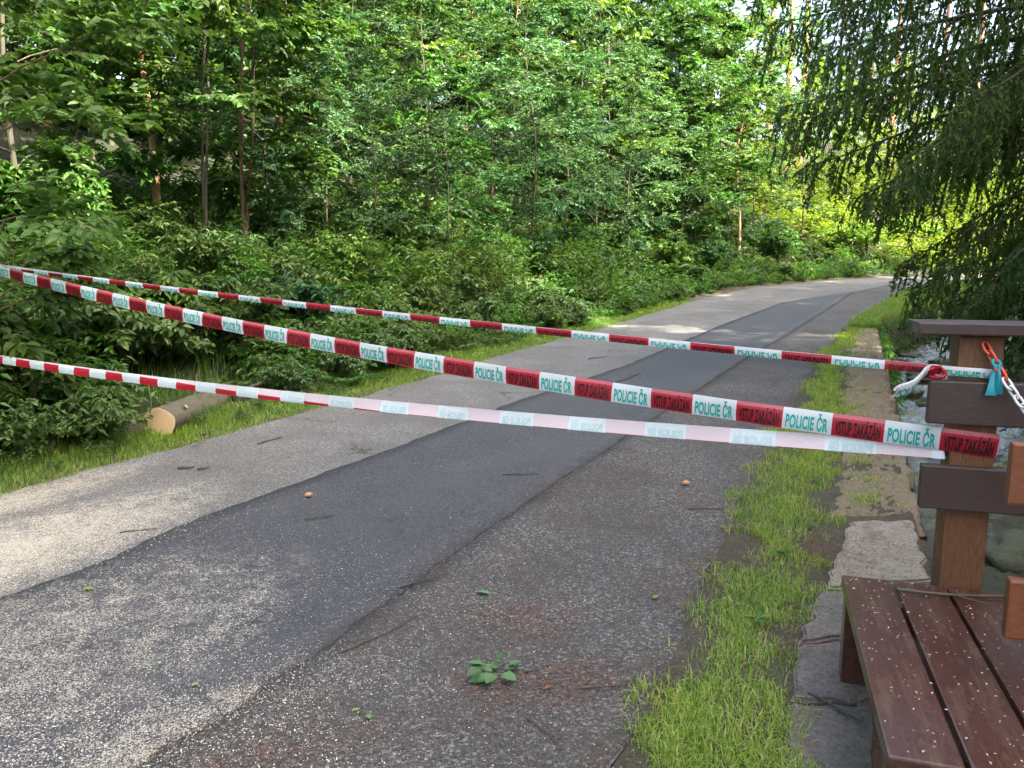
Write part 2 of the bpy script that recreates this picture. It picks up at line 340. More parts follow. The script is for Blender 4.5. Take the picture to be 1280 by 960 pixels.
m, nt, b, out = M('stream_water'); WATER = m
v = coords(nt, (1,.55,1)); n1 = noise(nt, 3.5, 6, .65, v, .8); n2 = noise(nt, 18, 4, .6, v, .5); n3 = noise(nt, 1.2, 3, .5, v)
c = ramp(nt, n3.outputs['Fac'], [(.35, (.035,.04,.028)), (.65, (.085,.085,.055))]).outputs['Color']
fo = ramp(nt, n1.outputs['Fac'], [(.60, g(0)), (.72, g(1))]); fo2 = ramp(nt, n2.outputs['Fac'], [(.45, g(0)), (.65, g(.8))])
c = mix(nt, mix(nt, 1.0, fo.outputs['Color'], fo2.outputs['Color'], 'MULTIPLY'), c, (.62,.66,.70))
nt.links.new(c, b.inputs['Base Color']); b.inputs['Roughness'].default_value = .06; b.inputs['IOR'].default_value = 1.33
bump(nt, b, mix(nt, .4, n1.outputs['Color'], n2.outputs['Color']), .55, .06)

m, nt, b, out = M('log_end_wood'); LOGEND = m
tc = N_(nt, 'ShaderNodeTexCoord'); w = N_(nt, 'ShaderNodeTexWave', wave_type='RINGS', rings_direction='Y')
w.inputs['Scale'].default_value = 22; w.inputs['Distortion'].default_value = 1.5; w.inputs['Detail'].default_value = 3; nt.links.new(tc.outputs['Object'], w.inputs['Vector'])
nn = noise(nt, 9, 4, .6, tc.outputs['Object'])
c = ramp(nt, w.outputs['Fac'], [(0, (.46,.30,.17)), (1, (.72,.55,.36))]).outputs['Color']
c = mix(nt, nn.outputs['Fac'], c, (.55,.38,.22)); nt.links.new(c, b.inputs['Base Color']); b.inputs['Roughness'].default_value = .8
# ------------------------------------------------------------------ large structure
rng = np.random.default_rng(7)
rows = np.concatenate([np.arange(-14, 1, 1.5), np.arange(1, 14, .35), np.arange(14, 30, .7), np.arange(30, 56, 1.0), np.arange(56, 90, 3.0), np.arange(90, 260, 14.0)])
def ground_cols(Y):
    l, r, w = float(fx(cL, Y)), float(fx(cR, Y)), float(fx(cW, Y))
    k = 1.15
    e = [150,100,70,50,40,32,26,21,17,14,11.5,9.5,8,6.8,5.8,5,4.3,3.7,3.2,2.7,2.2,1.8,1.4,1.0,.7,.4,.15]
    left = [l-x*k for x in e]
    mid = [l+.0, l+.25]+[l+.25+(r-l-.35)*t for t in (.33,.66)]+[r-.1, r+.02]+[r+.02+(w-.03-r)*t for t in (.33,.66,1.0)]
    sw = STREAM_W
    right = [w+.0, w+.07, w+.5, w+1.0, w+1.7, w+sw-.1, w+sw+.3, w+sw+.8, w+sw+1.3, w+sw+1.9, w+sw+3, w+sw+4.5, w+sw+7, w+sw+11, w+sw+17, w+sw+27, w+sw+45, w+sw+80, w+sw+140]
    return np.array(left+mid+right), len(left), len(mid)
GX = []; GZ = []
for Y in rows:
    x, nl, nm = ground_cols(Y); z = H(x, np.full_like(x, Y))
    z[nl+1:nl+5] -= .05; z[nl] -= .004; z[nl+5:nl+nm] += .014; z[nl+nm] -= .02; GX.append(x); GZ.append(z)
GX = np.array(GX); GZ = np.array(GZ); ny, nx = GX.shape
V = np.stack([GX, np.repeat(rows[:,None], nx, 1), GZ], -1).reshape(-1,3)
i = np.arange(ny-1)[:,None]*nx; j = np.arange(nx-1)[None,:]
F = np.stack([i+j, i+j+1, i+nx+j+1, i+nx+j], -1).reshape(-1,4)
jj = np.broadcast_to(j, (ny-1, nx-1)).ravel()
mi = np.where((jj >= nl-4) & (jj <= nl+nm-1), 1, 0)
tag(link('ground', mesh_np('ground', V, F, [SOIL, SOIL_V], mi, True)), kind='structure')

def strip(name, ca, cb, y0, y1, dz, mat, ja=.03, jb=.03, n=8, step=.12, skirt=0.0, far=2.5):
    ys = [y0]
    while ys[-1] < y1: ys.append(ys[-1]+step*(1+max(0, ys[-1]-6)*.12))
    ys = np.array(ys); k = len(ys)
    a = fx(ca, ys)+ja*(np.sin(ys*5.3)+np.sin(ys*13.1+1)+.7*np.sin(ys*31.7))/2*rng.uniform(.5,1.2,k)
    b_ = fx(cb, ys)+jb*(np.sin(ys*4.1+2)+np.sin(ys*11.3)+.7*np.sin(ys*27.9))/2*rng.uniform(.5,1.2,k)
    t = np.linspace(0, 1, n+1); X = a[:,None]*(1-t)+b_[:,None]*t; Yg = np.repeat(ys[:,None], n+1, 1)
    Z = zr(Yg)+dz+.002*wob(X, Yg, 1.6)*np.sin(t*math.pi)[None,:]
    if skirt:
        X = np.concatenate([X[:,:1], X, X[:,-1:]], 1); Yg = np.concatenate([Yg[:,:1], Yg, Yg[:,-1:]], 1); Z = np.concatenate([Z[:,:1]-skirt, Z, Z[:,-1:]-skirt], 1)
    c = X.shape[1]; i = np.arange(k-1)[:,None]*c; j = np.arange(c-1)[None,:]
    F = np.stack([i+j, i+j+1, i+c+j+1, i+c+j], -1).reshape(-1,4)
    return tag(link(name, mesh_np(name, np.stack([X, Yg, Z], -1).reshape(-1,3), F, mat, None, True)), kind='structure')
strip('road', cL, cR, -12, 51.0, .004, ASPH_L, .05, .02, 10)
strip('road_shoulder', cD2, cR, -12, 49.0, .011, ASPH_R, .0, .035, 8, .06, skirt=.02)
strip('asphalt_patch', cD1, cD2, -12, Y_PATCH, .022, ASPH_D, .018, .016, 8, .05, skirt=.022)

# stream water
ys = np.concatenate([np.arange(-13, 2, .8), np.arange(2, 26, .09), np.arange(26, 40, .8)])
t = np.linspace(-.02, 1.06, 40); Xw = fx(cW, ys)[:,None]+.03+t[None,:]*(STREAM_W+.3); Yw = np.repeat(ys[:,None], len(t), 1)
rip = .025*np.sin(Xw*9+3*np.sin(Yw*2.1))*np.sin(Yw*11+2*np.sin(Xw*3))+.02*np.sin(Yw*23+Xw*17)+.03*wob(Xw, Yw, 2.2)
Zw = zr(Yw)-.98+rip
k, c = Xw.shape; i = np.arange(k-1)[:,None]*c; j = np.arange(c-1)[None,:]
F = np.stack([i+j, i+j+1, i+c+j+1, i+c+j], -1).reshape(-1,4)
tag(link('stream_water', mesh_np('stream_water', np.stack([Xw, Yw, Zw], -1).reshape(-1,3), F, WATER, None, True)), kind='structure')

# stones: irregular blocks
def rock_mesh(name, size, mat, seed, sub=2, rough=.16, flat=1.0):
    r = np.random.default_rng(seed); bm = bmesh.new(); bmesh.ops.create_icosphere(bm, subdivisions=sub, radius=.5)
    ph = r.uniform(0, 6.28, 9)
    for v in bm.verts:
        p = v.co; q = Vector([math.copysign(abs(x*2)**.55, x)/2 for x in p])
        k = 1+rough*(math.sin(q.x*7+ph[0])*math.sin(q.y*6+ph[1])+.6*math.sin(q.z*9+ph[2]+q.x*4))
        v.co = Vector((q.x*size[0]*k, q.y*size[1]*k, q.z*size[2]*k*flat))
    me = bpy.data.meshes.new(name); bm.to_mesh(me); bm.free(); me.materials.append(mat)
    for p in me.polygons: p.use_smooth = sub > 2
    return me
wall = empty('retaining_wall', (float(fx(cW, 8)), 8, -1.1+float(zr(8))), 0, 'mossy rough stone retaining wall between the grass strip and the stream', 'wall')
wo = np.array(wall.location)
stone_me = [rock_mesh('stone', (.5,.3,.3), STONE_D if q % 3 else STONE, 40+q, 2, .12) for q in range(7)]
yy = np.linspace(2.9, 33, 3000); xx = fx(cW, yy); sl = np.concatenate([[0], np.cumsum(np.hypot(np.diff(xx), np.diff(yy)))])
random.seed(5); nst = 0
for cz in range(4):
    s = random.uniform(0, .3)
    while s < sl[-1]-.3 and nst < 298:
        wd = random.uniform(.34, .62)*(1+.012*s)
        y = float(np.interp(s+wd/2, sl, yy)); x = float(np.interp(s+wd/2, sl, xx)); y2 = float(np.interp(s+wd/2+.2, sl, yy)); x2 = float(np.interp(s+wd/2+.2, sl, xx))
        o = link('stone', random.choice(stone_me), wall); nst += 1
        o.location = Vector((x-.03+random.uniform(-.03,.03), y, float(zr(y))-1.03+.27*cz+random.uniform(-.02,.02)))-Vector(wo)
        o.rotation_euler = (random.uniform(-.08,.08), random.uniform(-.08,.08), math.atan2(y2-y, x2-x)); o.scale = (wd/.47, random.uniform(.8,1.1), random.uniform(.85,1.05))
        s += wd
# wall coping: irregular mossy pieces up to the pale slab, then dark slabs beside the bench
def slab(name, poly, dz, th, mat, parent, jag=.0, seed=0, lift=.004):
    r = np.random.default_rng(seed); P = []
    for q, (a, b_) in enumerate(zip(poly, poly[1:]+poly[:1])):
        nseg = max(1, int(math.dist(a, b_)/.07))
        for s in range(nseg):
            t = s/nseg; P.append((a[0]+(b_[0]-a[0])*t+r.normal(0, jag), a[1]+(b_[1]-a[1])*t+r.normal(0, jag)))
    bm = bmesh.new(); vs = [bm.verts.new((x-wo[0], y-wo[1], float(zr(y))+dz+r.normal(0, lift*.5)-wo[2])) for x, y in P]
    f = bm.faces.new(vs); bm.normal_update()
    if f.normal.z < 0: f.normal_flip()
    ex = bmesh.ops.extrude_face_region(bm, geom=[f]); top = [e for e in ex['geom'] if isinstance(e, bmesh.types.BMVert)]
    bmesh.ops.translate(bm, verts=top, vec=(0,0,th)); bmesh.ops.bevel(bm, geom=[e for e in bm.edges if all(v in top for v in e.verts)], offset=.012, segments=2, affect='EDGES')
    bmesh.ops.triangulate(bm, faces=[f for f in bm.faces if len(f.verts) > 4]); bmesh.ops.recalc_face_normals(bm, faces=list(bm.faces))
    me = bpy.data.meshes.new(name); bm.to_mesh(me); bm.free(); me.materials.append(mat)
    return link(name, me, parent)
ysc = np.concatenate([np.arange(4.5, 10, .05), np.arange(10, 20, .12)]); tc_ = np.linspace(0, 1, 26); rj = np.random.default_rng(3)
xa = fx(cG, ysc)-.12; xb = fx(cW, ysc)+.03+.018*np.sin(ysc*7)+.02*np.sin(ysc*17+1)+rj.normal(0,.012,len(ysc))
Xc = xa[:,None]+(xb-xa)[:,None]*tc_; Yc = np.repeat(ysc[:,None], 26, 1)
Zc = zr(Yc)+.030+.02*wob(Xc, Yc, 3.1)+.016*wob(Xc, Yc, 9.3)+rj.normal(0,.009,Xc.shape)-.05*np.clip(1-tc_*5,0,1)[None,:]
Xc = np.concatenate([Xc, Xc[:,-1:]+.015], 1); Yc = np.concatenate([Yc, Yc[:,-1:]], 1); Zc = np.concatenate([Zc, Zc[:,-1:]-.14], 1); Zc[0] -= .1
k, c = Xc.shape; i = np.arange(k-1)[:,None]*c; j = np.arange(c-1)[None,:]
link('coping', mesh_np('coping', np.stack([Xc-wo[0], Yc-wo[1], Zc-wo[2]], -1).reshape(-1,3), np.stack([i+j, i+j+1, i+c+j+1, i+c+j], -1).reshape(-1,4), COPING, None, True), wall)
pc = [at_z(*p, .02)[:2] for p in ((1032,738), (1163,728), (1140,655), (1062,655))]
o = slab('concrete_slab', [tuple(p) for p in pc], -.12, .16, CONC, wall, .011, 80); o['label'] = 'pale worn concrete slab'
pcs = [at_z(*p, .02)[:2] for p in ((975,1000), (1100,1000), (1092,880), (986,880), (1090,800), (997,808), (1092,742), (1022,744))]
for q, idx in enumerate(((0,1,2,3), (3,2,4,5), (5,4,6,7))):
    P = np.array([pcs[k] for k in idx]); cen = P.mean(0); P = cen+(P-cen)*.975
    slab('paving_slab', [tuple(p) for p in P], -.12, .150+.006*q, SLAB_D, wall, .006, 90+q)
# needle litter under the bench
P = [tuple(at_z(*p, .0)[:2]) for p in ((1062,850), (1120,845), (1190,960), (1200,1020), (1085,1020), (1075,930))]
o = slab('needle_litter', P, -.1, .124, NEEDLES_RUST, wall, .015, 99)
# ------------------------------------------------------------------ railing and bench
HD = R(18.0); AX = np.array([math.cos(HD), -math.sin(HD), 0]); NF = np.array([-math.sin(HD), -math.cos(HD), 0])   # along the rails, and towards the viewer
PC = np.array([1.605, 2.645, 0]); RZ = -HD
rail = empty('wooden_railing', tuple(PC), RZ, 'brown wooden railing with stained post beside the stream, taped off', 'railing')
def lbox(name, parent, x0, x1, y0, y1, z0, z1, mat, bev=.005):
    o = link(name, boxm(name, (x1-x0, y1-y0, z1-z0), mat, bev), parent, ((x0+x1)/2, (y0+y1)/2, (z0+z1)/2)); return o
lbox('post', rail, -.068, .068, -.068, .068, -.35, 1.288, POST, .006)
lbox('cap_board', rail, -.205, 1.2, -.12, .085, 1.290, 1.332, RAIL, .006)
lbox('rail_board', rail, -.155, 1.2, -.108, -.069, .985, 1.135, RAIL, .006)
lbox('rail_board', rail, -.16, 1.2, -.108, -.069, .685, .840, RAIL, .006)
lbox('back_rail', rail, .29, 1.3, .42, .54, 1.015, 1.115, RAIL, .012)
lbox('post', rail, 1.02, 1.155, -.068, .068, -.9, 1.288, POST, .006)
lbox('post', rail, 1.0, 1.13, .542, .66, -1.0, 1.2, POST, .006)
nr = empty('wooden_barrier', tuple(PC+NF*.80-AX*.02), RZ, 'orange-brown stained boards of the nearer barrier at the right edge', 'barrier')
for z0, x0 in ((.552, -.030), (.912, -.053)):
    lbox('board', nr, x0-.02, .95, -.02, .018, z0, z0+.160, BOARD_O, .006)
lbox('post', nr, .62, .74, .020, .14, .0, 1.25, POST, .006)

bl = at_z(1052, 718, .40); bench = empty('wooden_bench', (bl[0], bl[1], 0), RZ, 'low dark brown plank bench wet and littered with pale chips', 'bench')
DL = 1.125
for q in range(6):
    x0 = q*.172
    o = lbox('plank', bench, x0, x0+.160, -DL, -.004*(q % 3), .355, .40, PLANK, .006); o.rotation_euler = (0, random.uniform(-.004,.004), 0)
for x in (.008, .93):
    for y in (-.105, -DL+.02):
        lbox('leg', bench, x, x+.085, y, y+.085, -.02, .354, PLANK, .006)
for y in (-.19, -DL+.106):
    lbox('cross_beam', bench, .094, .929, y, y+.06, .27, .354, PLANK, .004)

# ------------------------------------------------------------------ barrier tapes
def text_mesh(s, cut=None):
    cu = bpy.data.curves.new('t', 'FONT'); cu.body = s; cu.size = 1; cu.offset = .034; cu.resolution_u = 3; cu.space_character = 1.04
    ob = bpy.data.objects.new('t', cu); C.objects.link(ob); dg = bpy.context.evaluated_depsgraph_get()
    me = bpy.data.meshes.new_from_object(ob.evaluated_get(dg)); bpy.data.objects.remove(ob); bpy.data.curves.remove(cu)
    bm = bmesh.new(); bm.from_mesh(me); bpy.data.meshes.remove(me); bmesh.ops.triangulate(bm, faces=list(bm.faces))
    if cut is not None:
        hgt = .70
        bmesh.ops.bisect_plane(bm, geom=list(bm.verts)+list(bm.edges)+list(bm.faces), plane_co=(0,hgt*cut,0), plane_no=(0,1,0), clear_outer=True)
        bmesh.ops.triangulate(bm, faces=list(bm.faces))
    bm.verts.ensure_lookup_table(); V = np.array([v.co[:] for v in bm.verts]); F = np.array([[v.index for v in f.verts] for f in bm.faces]); bm.free()
    V[:,0] = (V[:,0]-V[:,0].min())/(V[:,0].max()-V[:,0].min()); V[:,1] /= .70
    return V, F
TX = {k: (text_mesh('POLICIE ČR', k), text_mesh('VSTUP ZAKÁZÁN', k)) for k in (None, .62)}
SEG = .176
def tape(name, pts, width, label, tilt=0.0, split=None, phase=0.0, texth=.6, cut=None, text=True, faint=False, txo=0.0, rev=False, wr=.09, anchor=None, fold=None):
    """ribbon along pts; tilt(s), split(s) = share of the height that shows the pale reverse at the top"""
    P = np.asarray(pts, float); d = np.concatenate([[0], np.cumsum(np.linalg.norm(np.diff(P, axis=0), axis=1))]); Ltot = d[-1]
    if anchor is not None: phase = (d[59]+anchor) % (2*SEG)
    cuts = np.arange(phase-SEG*2, Ltot+SEG, SEG); ss = np.unique(np.round(np.concatenate([np.arange(0, Ltot, .03), d, cuts[(cuts > 0) & (cuts < Ltot)], [Ltot]]), 5))
    Cc = np.stack([np.interp(ss, d, P[:,k]) for k in range(3)], 1)
    T = norm(np.gradient(Cc, ss, axis=0)); r = np.random.default_rng(len(label)); ph = r.uniform(0, 6, 3)
    up = norm(np.array([0,0,1.])-T*T[:,2:3]); nr_ = np.cross(T, up)
    tl = np.array([tilt(s) if callable(tilt) else tilt for s in ss])+wr*(np.sin(ss*7+ph[0])+.6*np.sin(ss*17+ph[1]))
    U = up*np.cos(tl)[:,None]+nr_*np.sin(tl)[:,None]; Nn = np.cross(T, U)
    sp = np.array([split(s) if callable(split) else (split or 0) for s in ss])
    rowsv = [-.5*np.ones_like(ss), -.5+.5*(1-sp), .5-sp, .5*np.ones_like(ss)]
    bul = [0, .006, .004, -.004]
    Vv = np.stack([Cc+U*(q*width)[:,None]+Nn*bb*(1 if width > .05 else .5) for q, bb in zip(rowsv, bul)], 1)
    k = len(ss); i = np.arange(k-1)[:,None]*4; j = np.arange(3)[None,:]
    F = np.stack([i+j, i+4+j, i+4+j+1, i+j+1], -1).reshape(-1,4)
    par = (np.floor(((ss[:-1]+ss[1:])/2-phase)/SEG).astype(int)) % 2
    mi = np.stack([par, par, 2+par], 1).ravel()
    root = link(name, mesh_np(name, Vv.reshape(-1,3), F, [T_RED, T_WHITE, fold or T_PINK, T_PALE], mi, True))
    tag(root, label, 'barrier tape', 'police barrier tapes')
    if text:
        for which, mat in (((0, T_TEALP),) if faint else ((1, T_BLACK), (0, T_TEAL))):
            tv, tf = TX[cut][which]
            for c0 in cuts:
                kseg = int(round((c0-phase)/SEG))
                if kseg % 2 != (0 if which else 1) or c0 < .01 or c0+SEG > Ltot-.005: continue
                a = tv[:,0]; a = 1-a if rev else a
                s = c0+SEG*(.07+.86*a); y = (-.5+.12+txo+tv[:,1]*texth)*width
                g3 = lambda A: np.stack([np.interp(s, ss, A[:,q]) for q in range(3)], 1)
                link('lettering', mesh_np('lettering', g3(Cc)+g3(U)*y[:,None]+g3(Nn)*(.0072 if width > .05 else .0042), tf, mat), root)
    return root
def pw(x, y, z): return PC+np.array([0,0,z])+AX*x-NF*y          # railing-local point
def span(A, B, sag, n=40, more=()):
    t = np.linspace(0, 1, n)[:,None]; p = np.asarray(A)+(np.asarray(B)-np.asarray(A))*t; p[:,2] -= (sag*4*t*(1-t))[:,0]
    return np.concatenate([p, np.array(more)]) if len(more) else p
TREE_X = at_d(-14, 345, 5.9)
tl_ = lambda v: at_d(-14, v, 5.72)
F0 = -.071
tape('police_tape', span(tl_(334), pw(-.073, F0-.004, .925), .085, 60, [pw(-.02, F0-.006, .920), pw(.03, F0-.006, .916), pw(.073, F0-.003, .912), pw(.075, -.02, .91), pw(.075, .05, .908)]), .082,
     'widest red and white police tape, middle one, crossing the road to the post', split=.16, phase=.06, texth=.58, tilt=.05, anchor=-.03, fold=T_FOLD)
tape('police_tape', span(tl_(447), pw(-.085, -.060, .884), .055, 60, [pw(-.078, -.02, .883), pw(-.074, .05, .882)]), .060,
     'lowest police tape, pale and folded over, passing just above the log', tilt=-.1, split=lambda s: .12+.84*min(1, max(0, (s-1.6)/2.2)), phase=.02, texth=.5, faint=True, rev=True)
tape('police_tape', span(tl_(331), pw(-.075, F0-.018, 1.166), .03, 60, [pw(-.02, F0-.02, 1.164), pw(.03, F0-.02, 1.162), pw(.072, F0-.014, 1.160), pw(.078, -.02, 1.158), pw(.078, .05, 1.156)]), .032,
     'narrow folded police tape, uppermost of the three across the road', split=lambda s: .7*max(0, 1-s/1.6), phase=.09, texth=.9, cut=.62, tilt=.12, txo=-.04, wr=.12)
# loose knotted tail
k0 = pw(-.14, F0-.025, 1.162)
t_ = np.linspace(0, 1, 16)
tail = np.stack([k0[0]-.20*t_, k0[1]-.10*t_+.01*np.sin(t_*9), k0[2]-.055*t_**1.5-.02*t_+.008*np.sin(t_*8)], 1)
tape('police_tape', tail[::-1], .06, 'loose twisted tail of police tape hanging from the knot by the post', tilt=lambda s: .5+3.5*max(0, s-.13), phase=SEG+.03, texth=.6, wr=.2)
V1, F1 = tube(np.stack([k0+np.array([.03*math.cos(a), -.006+.012*math.sin(2*a), .018*math.sin(a)]) for a in np.linspace(0, 6.28, 18)]), .007, 6)
kn = link('tape_knot', mesh_np('tape_knot', V1, F1, T_RED, None, True)); tag(kn, 'red knot in the uppermost police tape left of the post', 'knot')

# ------------------------------------------------------------------ chain and teal tie
def chain_link(mat):
    bm = bmesh.new(); n, m_ = 20, 7; vs = []
    for a in range(n):
        t = a/n*2*math.pi; cx = .0135*math.cos(t); cy = .0115*math.sin(t); cx += .009*(1 if math.cos(t) > 0 else -1)*min(1, abs(math.cos(t))*3)
        nx_, ny_ = math.cos(t), math.sin(t)
        vs.append([bm.verts.new((cx+.0042*math.cos(q*2*math.pi/m_)*nx_, cy+.0042*math.cos(q*2*math.pi/m_)*ny_, .0042*math.sin(q*2*math.pi/m_))) for q in range(m_)])
    for a in range(n):
        for q in range(m_): bm.faces.new((vs[a][q], vs[(a+1)%n][q], vs[(a+1)%n][(q+1)%m_], vs[a][(q+1)%m_]))
    me = bpy.data.meshes.new('link'); bm.to_mesh(me); bm.free(); me.materials.append(mat)
    for p in me.polygons: p.use_smooth = True
    return me
lo, lw = chain_link(CH_O), chain_link(CH_W)
A = pw(.005, -.082, 1.262); B = np.array(nr.location)+AX*.66+NF*.03+np.array([0,0,1.03])
nl_ = int(np.linalg.norm(B-A)/.0325)+3; chain = empty('plastic_chain', tuple(A), 0, 'plastic barrier chain, orange links then white, hooked to the railing post', 'chain')
tt = np.linspace(0, 1, 400); cp = A+(B-A)*tt[:,None]; cp[:,2] -= .30*4*tt*(1-tt); dl = np.concatenate([[0], np.cumsum(np.linalg.norm(np.diff(cp, axis=0), axis=1))])
nl_ = int(dl[-1]/.034)
for q in range(nl_):
    s = (q+.5)*.034; p = np.array([np.interp(s, dl, cp[:,a]) for a in range(3)]); p2 = np.array([np.interp(s+.01, dl, cp[:,a]) for a in range(3)])
    o = link('link', lo if q < 4 else lw, chain, Vector(p-A)); d = Vector(p2-p)
    qd = d.to_track_quat('X', 'Z'); from mathutils import Quaternion
    o.rotation_mode = 'QUATERNION'; o.rotation_quaternion = qd @ Quaternion((1,0,0), (math.pi/2 if q % 2 else 0)+.25)
V1, F1 = tube([A+NF*-.02, A+NF*.006, A+NF*.012+np.array([0,0,.008]), A+NF*.006+np.array([0,0,.016])], .003, 6)
link('hook', mesh_np('hook', V1-A, F1, RAIL, None, True), chain)
# teal strip of film tied to the chain
kp = np.array([np.interp(.075, dl, cp[:,a]) for a in range(3)]); acc = Acc()
for q, (dx, ln, w0) in enumerate(((-.012,.105,.034), (.010,.10,.03), (-.002,.088,.03))):
    n = 7; s = np.linspace(0, 1, n); ctr = np.stack([kp[0]+dx*s-.006*s, kp[1]-.012-.006*q+.006*np.sin(s*5+q), kp[2]-ln*s], 1)
    wv = w0*(.25+.75*s)[:,None]/2; e = AX[None,:]*np.cos(.5*q)+NF[None,:]*np.sin(.5*q)*.6
    Vv = np.stack([ctr-e*wv, ctr+NF*.008*np.sin(s*3.1)[:,None], ctr+e*wv], 1).reshape(-1,3); i = np.arange(n-1)[:,None]*3; j = np.arange(2)[None,:]
    acc.add(Vv, np.stack([i+j, i+j+1, i+4+j, i+3+j], -1).reshape(-1,4))
acc.add(*tube(np.stack([kp+np.array([.012*math.cos(a), -.004+.008*math.sin(a), .012*math.sin(a)]) for a in np.linspace(0, 6.28, 12)]), .006, 6))
tag(link('film_tie', acc.mesh('film_tie', TEAL, True)), 'crumpled teal strip of tape tied to the chain', 'tape tie')

# ------------------------------------------------------------------ log
a = at_z(200, 549, .04); b_ = at_z(284, 508, .07)
ld = norm((b_-a)*np.array([1,1,0])); LR = .142; LL = 1.5
lg = empty('felled_log', (a[0], a[1], LR+.035), math.atan2(ld[1], ld[0])-math.pi/2, 'short felled spruce log with pale sawn end lying on the verge', 'log')
n, kx = 40, 60; s = np.linspace(0, LL, kx); an = np.arange(n)*2*math.pi/n
rr = LR*(1-.06*s/LL)[:,None]*(1+.035*np.sin(3*an+1)[None,:]+.02*np.sin(5*an)[None,:]+.012*np.sin(s*9)[:,None]*np.cos(2*an)[None,:]+np.random.default_rng(4).normal(0,.012,(kx,n)))
V1 = np.stack([rr*np.cos(an), np.repeat(s[:,None], n, 1), rr*np.sin(an)], -1).reshape(-1,3)
i = np.arange(kx-1)[:,None]*n; j = np.arange(n)[None,:]; j2 = (j+1) % n
link('bark', mesh_np('bark', V1, np.stack([i+j, i+n+j, i+n+j2, i+j2], -1).reshape(-1,4), BARK_GREY, None, True), lg)
for nm, q, y in (('sawn_end', 0, -.004), ('sawn_end', kx-1, LL+.004)):
    ring = V1.reshape(kx, n, 3)[q]*np.array([.985,0,.985])+np.array([0,y,0]); ring2 = V1.reshape(kx, n, 3)[q]
    Vv = np.concatenate([ring, ring2, [[0,y,0]]]); jn = np.arange(n)
    link(nm, mesh_np(nm, Vv, [np.stack([jn, (jn+1)%n, np.full(n, 2*n)], 1), np.stack([jn, (jn+1)%n, n+(jn+1)%n, n+jn], 1)], LOGEND), lg)
def stub(p, d, ln, r0):
    d = norm(np.array(d)); o = link('branch_stub', mesh_np('branch_stub', *tube([p, p+d*ln*.5, p+d*ln], [r0*1.25, r0, r0*.95], 9), BARK_GREY, None, True), lg)
    e = p+d*ln; V2, F2 = tube([e-d*.001, e+d*.004, e+d*.0045], [r0*.94, r0*.94, .001], 9); link('cut_face', mesh_np('cut_face', V2, F2, LOGEND), o)
stub(np.array([.085,.26,.07]), (.75,.05,.7), .06, .019); stub(np.array([.10,1.22,.05]), (.9,.75,.3), .42, .023)
stub(np.array([-.05,.30,.105]), (-.2,.1,1), .035, .014); stub(np.array([.02,1.1,.115]), (.1,.3,1), .03, .016)
